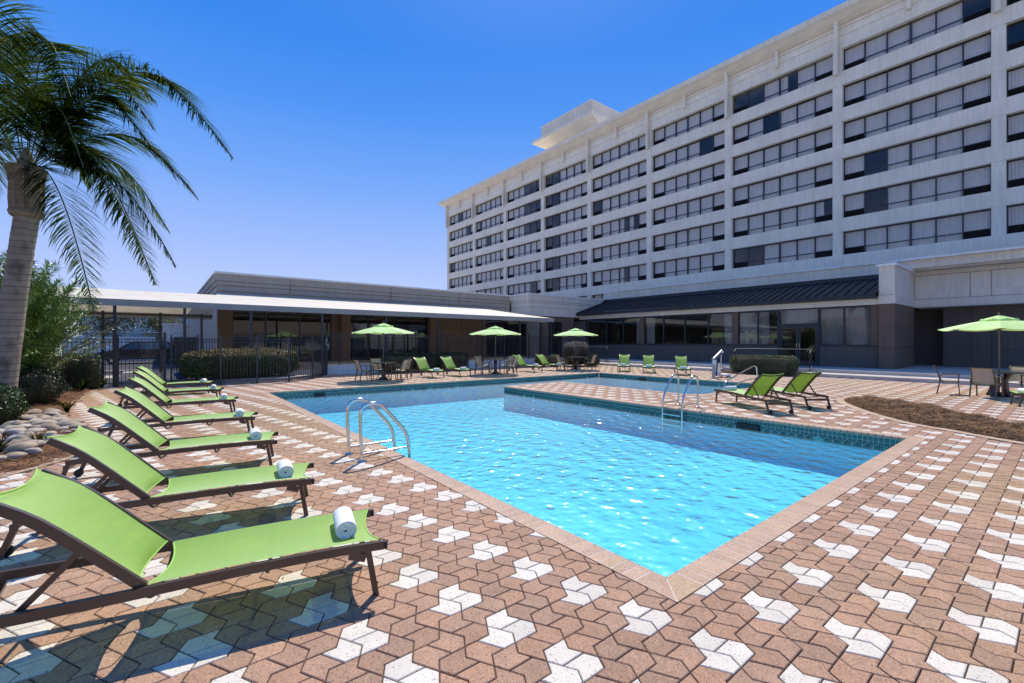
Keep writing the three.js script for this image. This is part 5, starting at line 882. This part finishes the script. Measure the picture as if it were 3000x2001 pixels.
// ------------------------------------------------------------------ beyond the fence
{ // a dark people carrier seen from the side
  const c = thing('parked_car', 'black people carrier parked beyond the gate', 'car', [-1.1, -.03, -45]);
  const prof = [[-2.35, .38], [-2.4, .62], [-2.3, .85], [-1.6, 1.0], [-1.25, 1.06], [-.6, 1.52], [-.2, 1.66], [1.5, 1.68], [2.1, 1.55], [2.35, 1.1], [2.42, .75], [2.38, .4]], s = new THREE.Shape(prof.map(p => new THREE.Vector2(...p)));
  part('body', new THREE.ExtrudeGeometry(s, { depth: 1.7, bevelEnabled: true, bevelSize: .06, bevelThickness: .1, bevelSegments: 3, curveSegments: 6 }).translate(0, 0, -.85), M.carPaint, c);
  for (const pts of [[[-1.0, 1.1], [-.5, 1.5], [-.05, 1.58], [-.05, 1.1]], [[.03, 1.1], [.03, 1.58], [.85, 1.6], [.85, 1.1]], [[.93, 1.1], [.93, 1.6], [1.7, 1.58], [2.0, 1.12]]]) part('side_window', new THREE.ExtrudeGeometry(new THREE.Shape(pts.map(p => new THREE.Vector2(...p))), { depth: .01, bevelEnabled: false }).translate(0, 0, .955), M.farGlass, c);
  for (const x of [-1.5, 1.45]) for (const z of [-.82, .82]) { const w = part('wheel', new THREE.CylinderGeometry(.34, .34, .22, 24).rotateX(Math.PI / 2).translate(x, .34, z), M.rubber, c); part('rim', new THREE.CylinderGeometry(.2, .2, .24, 16).rotateX(Math.PI / 2).translate(x, .34, z), M.chrome, w); }
  part('headlight', new RoundedBoxGeometry(.2, .14, .3, 2, .04).translate(-2.3, .78, .72), M.plasticWhite, c); part('tail_light', new RoundedBoxGeometry(.1, .4, .12, 2, .03).translate(2.4, 1.15, .85), std([.35, .02, .02], { roughness: .3 }), c); part('mirror', new RoundedBoxGeometry(.12, .14, .2, 2, .04).translate(-.85, 1.12, 1.05), M.carPaint, c); part('roof_rail', bx(-.1, 1.6, 1.7, 1.735, .7, .74), M.chrome, c);
}
{ const k = thing('parking_kerb', 'pale concrete kerb edging the parking lot beyond the gate', 'kerb', [-12, 0, -31.5]); part('kerb_stone', bx(0, 14, -.03, .12, -.15, .15), M.concrete, k); }
{ // chain-link fence
  const f = thing('chain_link_fence', 'grey chain link fence behind the parked car', 'fence', [-14, -.03, -50]); for (let x = 0; x <= 16; x += 2.4) part('post', cyl(.035, .035, 2.5, x, 0, 0, 8), M.galv, f); part('top_rail', pipe([[0, 2.46, 0], [16, 2.46, 0]], .025), M.galv, f);
  const g = new Geo(); for (let x = -2.4; x < 16; x += .14) { g.sweep([[Math.max(0, x), Math.max(0, -x), 0], [Math.min(16, x + 2.4), Math.min(2.4, 16 - x), 0]], .006, .006); g.sweep([[Math.max(0, x), Math.min(2.4, x + 2.4), .01], [Math.min(16, x + 2.4), Math.max(0, x + 2.4 - 16), .01]], .006, .006); } part('wire_mesh', g.build(), M.galv, f); }
{ const s = thing('storage_container', 'white storage container behind the chain link fence', 'container', [-3.2, -.03, -53]); part('body', bx(-3, 3, 0, 2.1, -1.1, 1.1), M.plasticWhite, s); for (let i = 0; i < 13; i++) part('rib', bx(-2.9 + i * .47, -2.75 + i * .47, .1, 2.0, 1.1, 1.14), M.plasticWhite, s); }
{ const s = thing('board_fence', 'dark board fence beside the chain link fence', 'fence', [1.0, -.03, -44]); for (let i = 0; i < 16; i++) part('board', bx(i * .17, i * .17 + .155, 0, 2.05, -.02, .02), M.brownWall, s); part('rail', bx(0, 2.7, .5, .6, -.06, -.021), M.brownWall, s); part('rail', bx(0, 2.7, 1.5, 1.6, -.06, -.021), M.brownWall, s); }
function tree(x, z, h, r, label, cols, group, leaf = .3, n = 2600) {
  const t = thing('broad_tree', label, 'tree', [x, -.04, z], 0, group), L = new Leaves(), limbs = [tube([[0, 0, 0], [.1, h * .25, .05], [0, h * .55, 0]], .16, 7, 8)];
  const blobs = []; for (let i = 0; i < 11; i++) { const a = rr(0, 6.283), d = r * rr(.2, .75), y = h * rr(.42, .86), q = V(Math.cos(a) * d, y, Math.sin(a) * d); blobs.push([q, r * rr(.3, .5)]); limbs.push(tube([[0, h * .3, 0], [q.x * .5, y * .75, q.z * .5], q.toArray()], .05, 5, 6)); }
  for (let i = 0; i < n; i++) { const [c, s] = blobs[i % blobs.length], u = unit(), P = c.clone().addScaledVector(u, s * Math.cbrt(rr(.3, 1))); P.y = Math.max(h * .22, c.y + (P.y - c.y) * .8); const k = cols[Math.floor(rnd() * cols.length)], v = rr(.65, 1.3); L.leaf(P, unit(), u.add(unit()).normalize(), leaf * rr(.6, 1.2), leaf * .5, k.map(q => q * v)); }
  part('crown', L.build(), M.leaf, t); part('trunk', join(limbs), M.bark, t);
}
const OAK = [[.07, .09, .03], [.10, .12, .04], [.05, .07, .025], [.14, .14, .05]];
for (const [x, z, h, r, w] of [[-13, -56, 6.0, 3.6, 'farthest from'], [-8.5, -58, 6.3, 3.8, 'second from'], [-4.2, -60, 6.4, 3.7, 'nearest to']]) tree(x, z, h, r, `spreading oak behind the chain link fence, ${w} the utility pole`, OAK, 'oaks behind the chain link fence');
tree(.6, -64, 4.8, 2.6, 'small yellow green tree beside the utility pole', [[.20, .2, .05], [.14, .16, .04]]);
{ const p = thing('utility_pole', 'pale wooden utility pole behind the awning', 'pole', [1.5, -.04, -62]); part('shaft', cyl(.2, .15, 6.5, 0, 0, 0, 12), M.bark, p); part('cross_arm', bx(-.9, .9, 5.9, 6.05, -.06, .06), M.bark, p); }
{ const o = thing('office_block', 'distant blue glass office block seen under the awning', 'building', [-6, 0, -150]); part('wall', bx(-9, 17, 0, 14, -12, -.12), M.farGlass, o); for (let j = 0; j < 7; j++) for (let i = 0; i < 13; i++) part('pane', bx(-8.9 + i * 2, -7.05 + i * 2, .2 + j * 2, 1.9 + j * 2, -.1, 0), M.farGlass, o); }
{ // white shed wall with a railing, beside the low wing
  const o = thing('white_annex', 'white flat roofed annex with sloping railing behind the awning posts', 'building', [2.0, -.03, -60]); part('wall', bx(-1.6, .9, 0, 3.4, -6, 0), M.curbWhite, o); part('roof', bx(-1.8, .9, 3.41, 3.6, -6.2, .2), M.whitePaint, o); part('door', bx(-1.0, -.2, 0, 2.1, .001, .04), M.fasciaGrey, o); part('railing', pipe([[-1.4, 1.0, .8], [.6, 1.6, .8]], .03), M.fence, o); }
// behind the camera: what the windows mirror
for (const [x, z, turn, label] of [[-20, -14, 0, 'low house with hipped tan roof across the drive'], [16, 26, Math.PI / 2, 'low house with hipped tan roof behind the camera']]) {
  const o = thing('low_house', label, 'house', [x, -.04, z], turn); part('wall', bx(-4, 4, 0, 3.0, -13, 13), M.curbWhite, o);
  const g = new Geo(), e = 3.0, a = [[-4.8, e, -14], [4.8, e, -14], [4.8, e, 14], [-4.8, e, 14]], r0 = [0, 5.2, -9], r1 = [0, 5.2, 9]; g.quad(a[3], a[0], r0, r1); g.quad(a[1], a[2], r1, r0); g.tri(a[0], a[1], r0); g.tri(a[2], a[3], r1); part('roof', g.build(), std([.42, .33, .25], { map: T.mottle, roughness: .9 }), o);
  for (let i = 0; i < 6; i++) part('window', bx(3.99, 4.03, 1.0, 2.3, -11 + i * 4, -9 + i * 4), M.farGlass, o);
}
for (const [x, z] of [[-26, -34], [-28, 4], [2, 38], [30, 40]]) tree(x, z, 8, 4.2, 'tall broad tree standing among the houses behind the camera', OAK, 'trees behind the camera', .4, 1800);

console.log('built');
renderer.render(scene, camera);
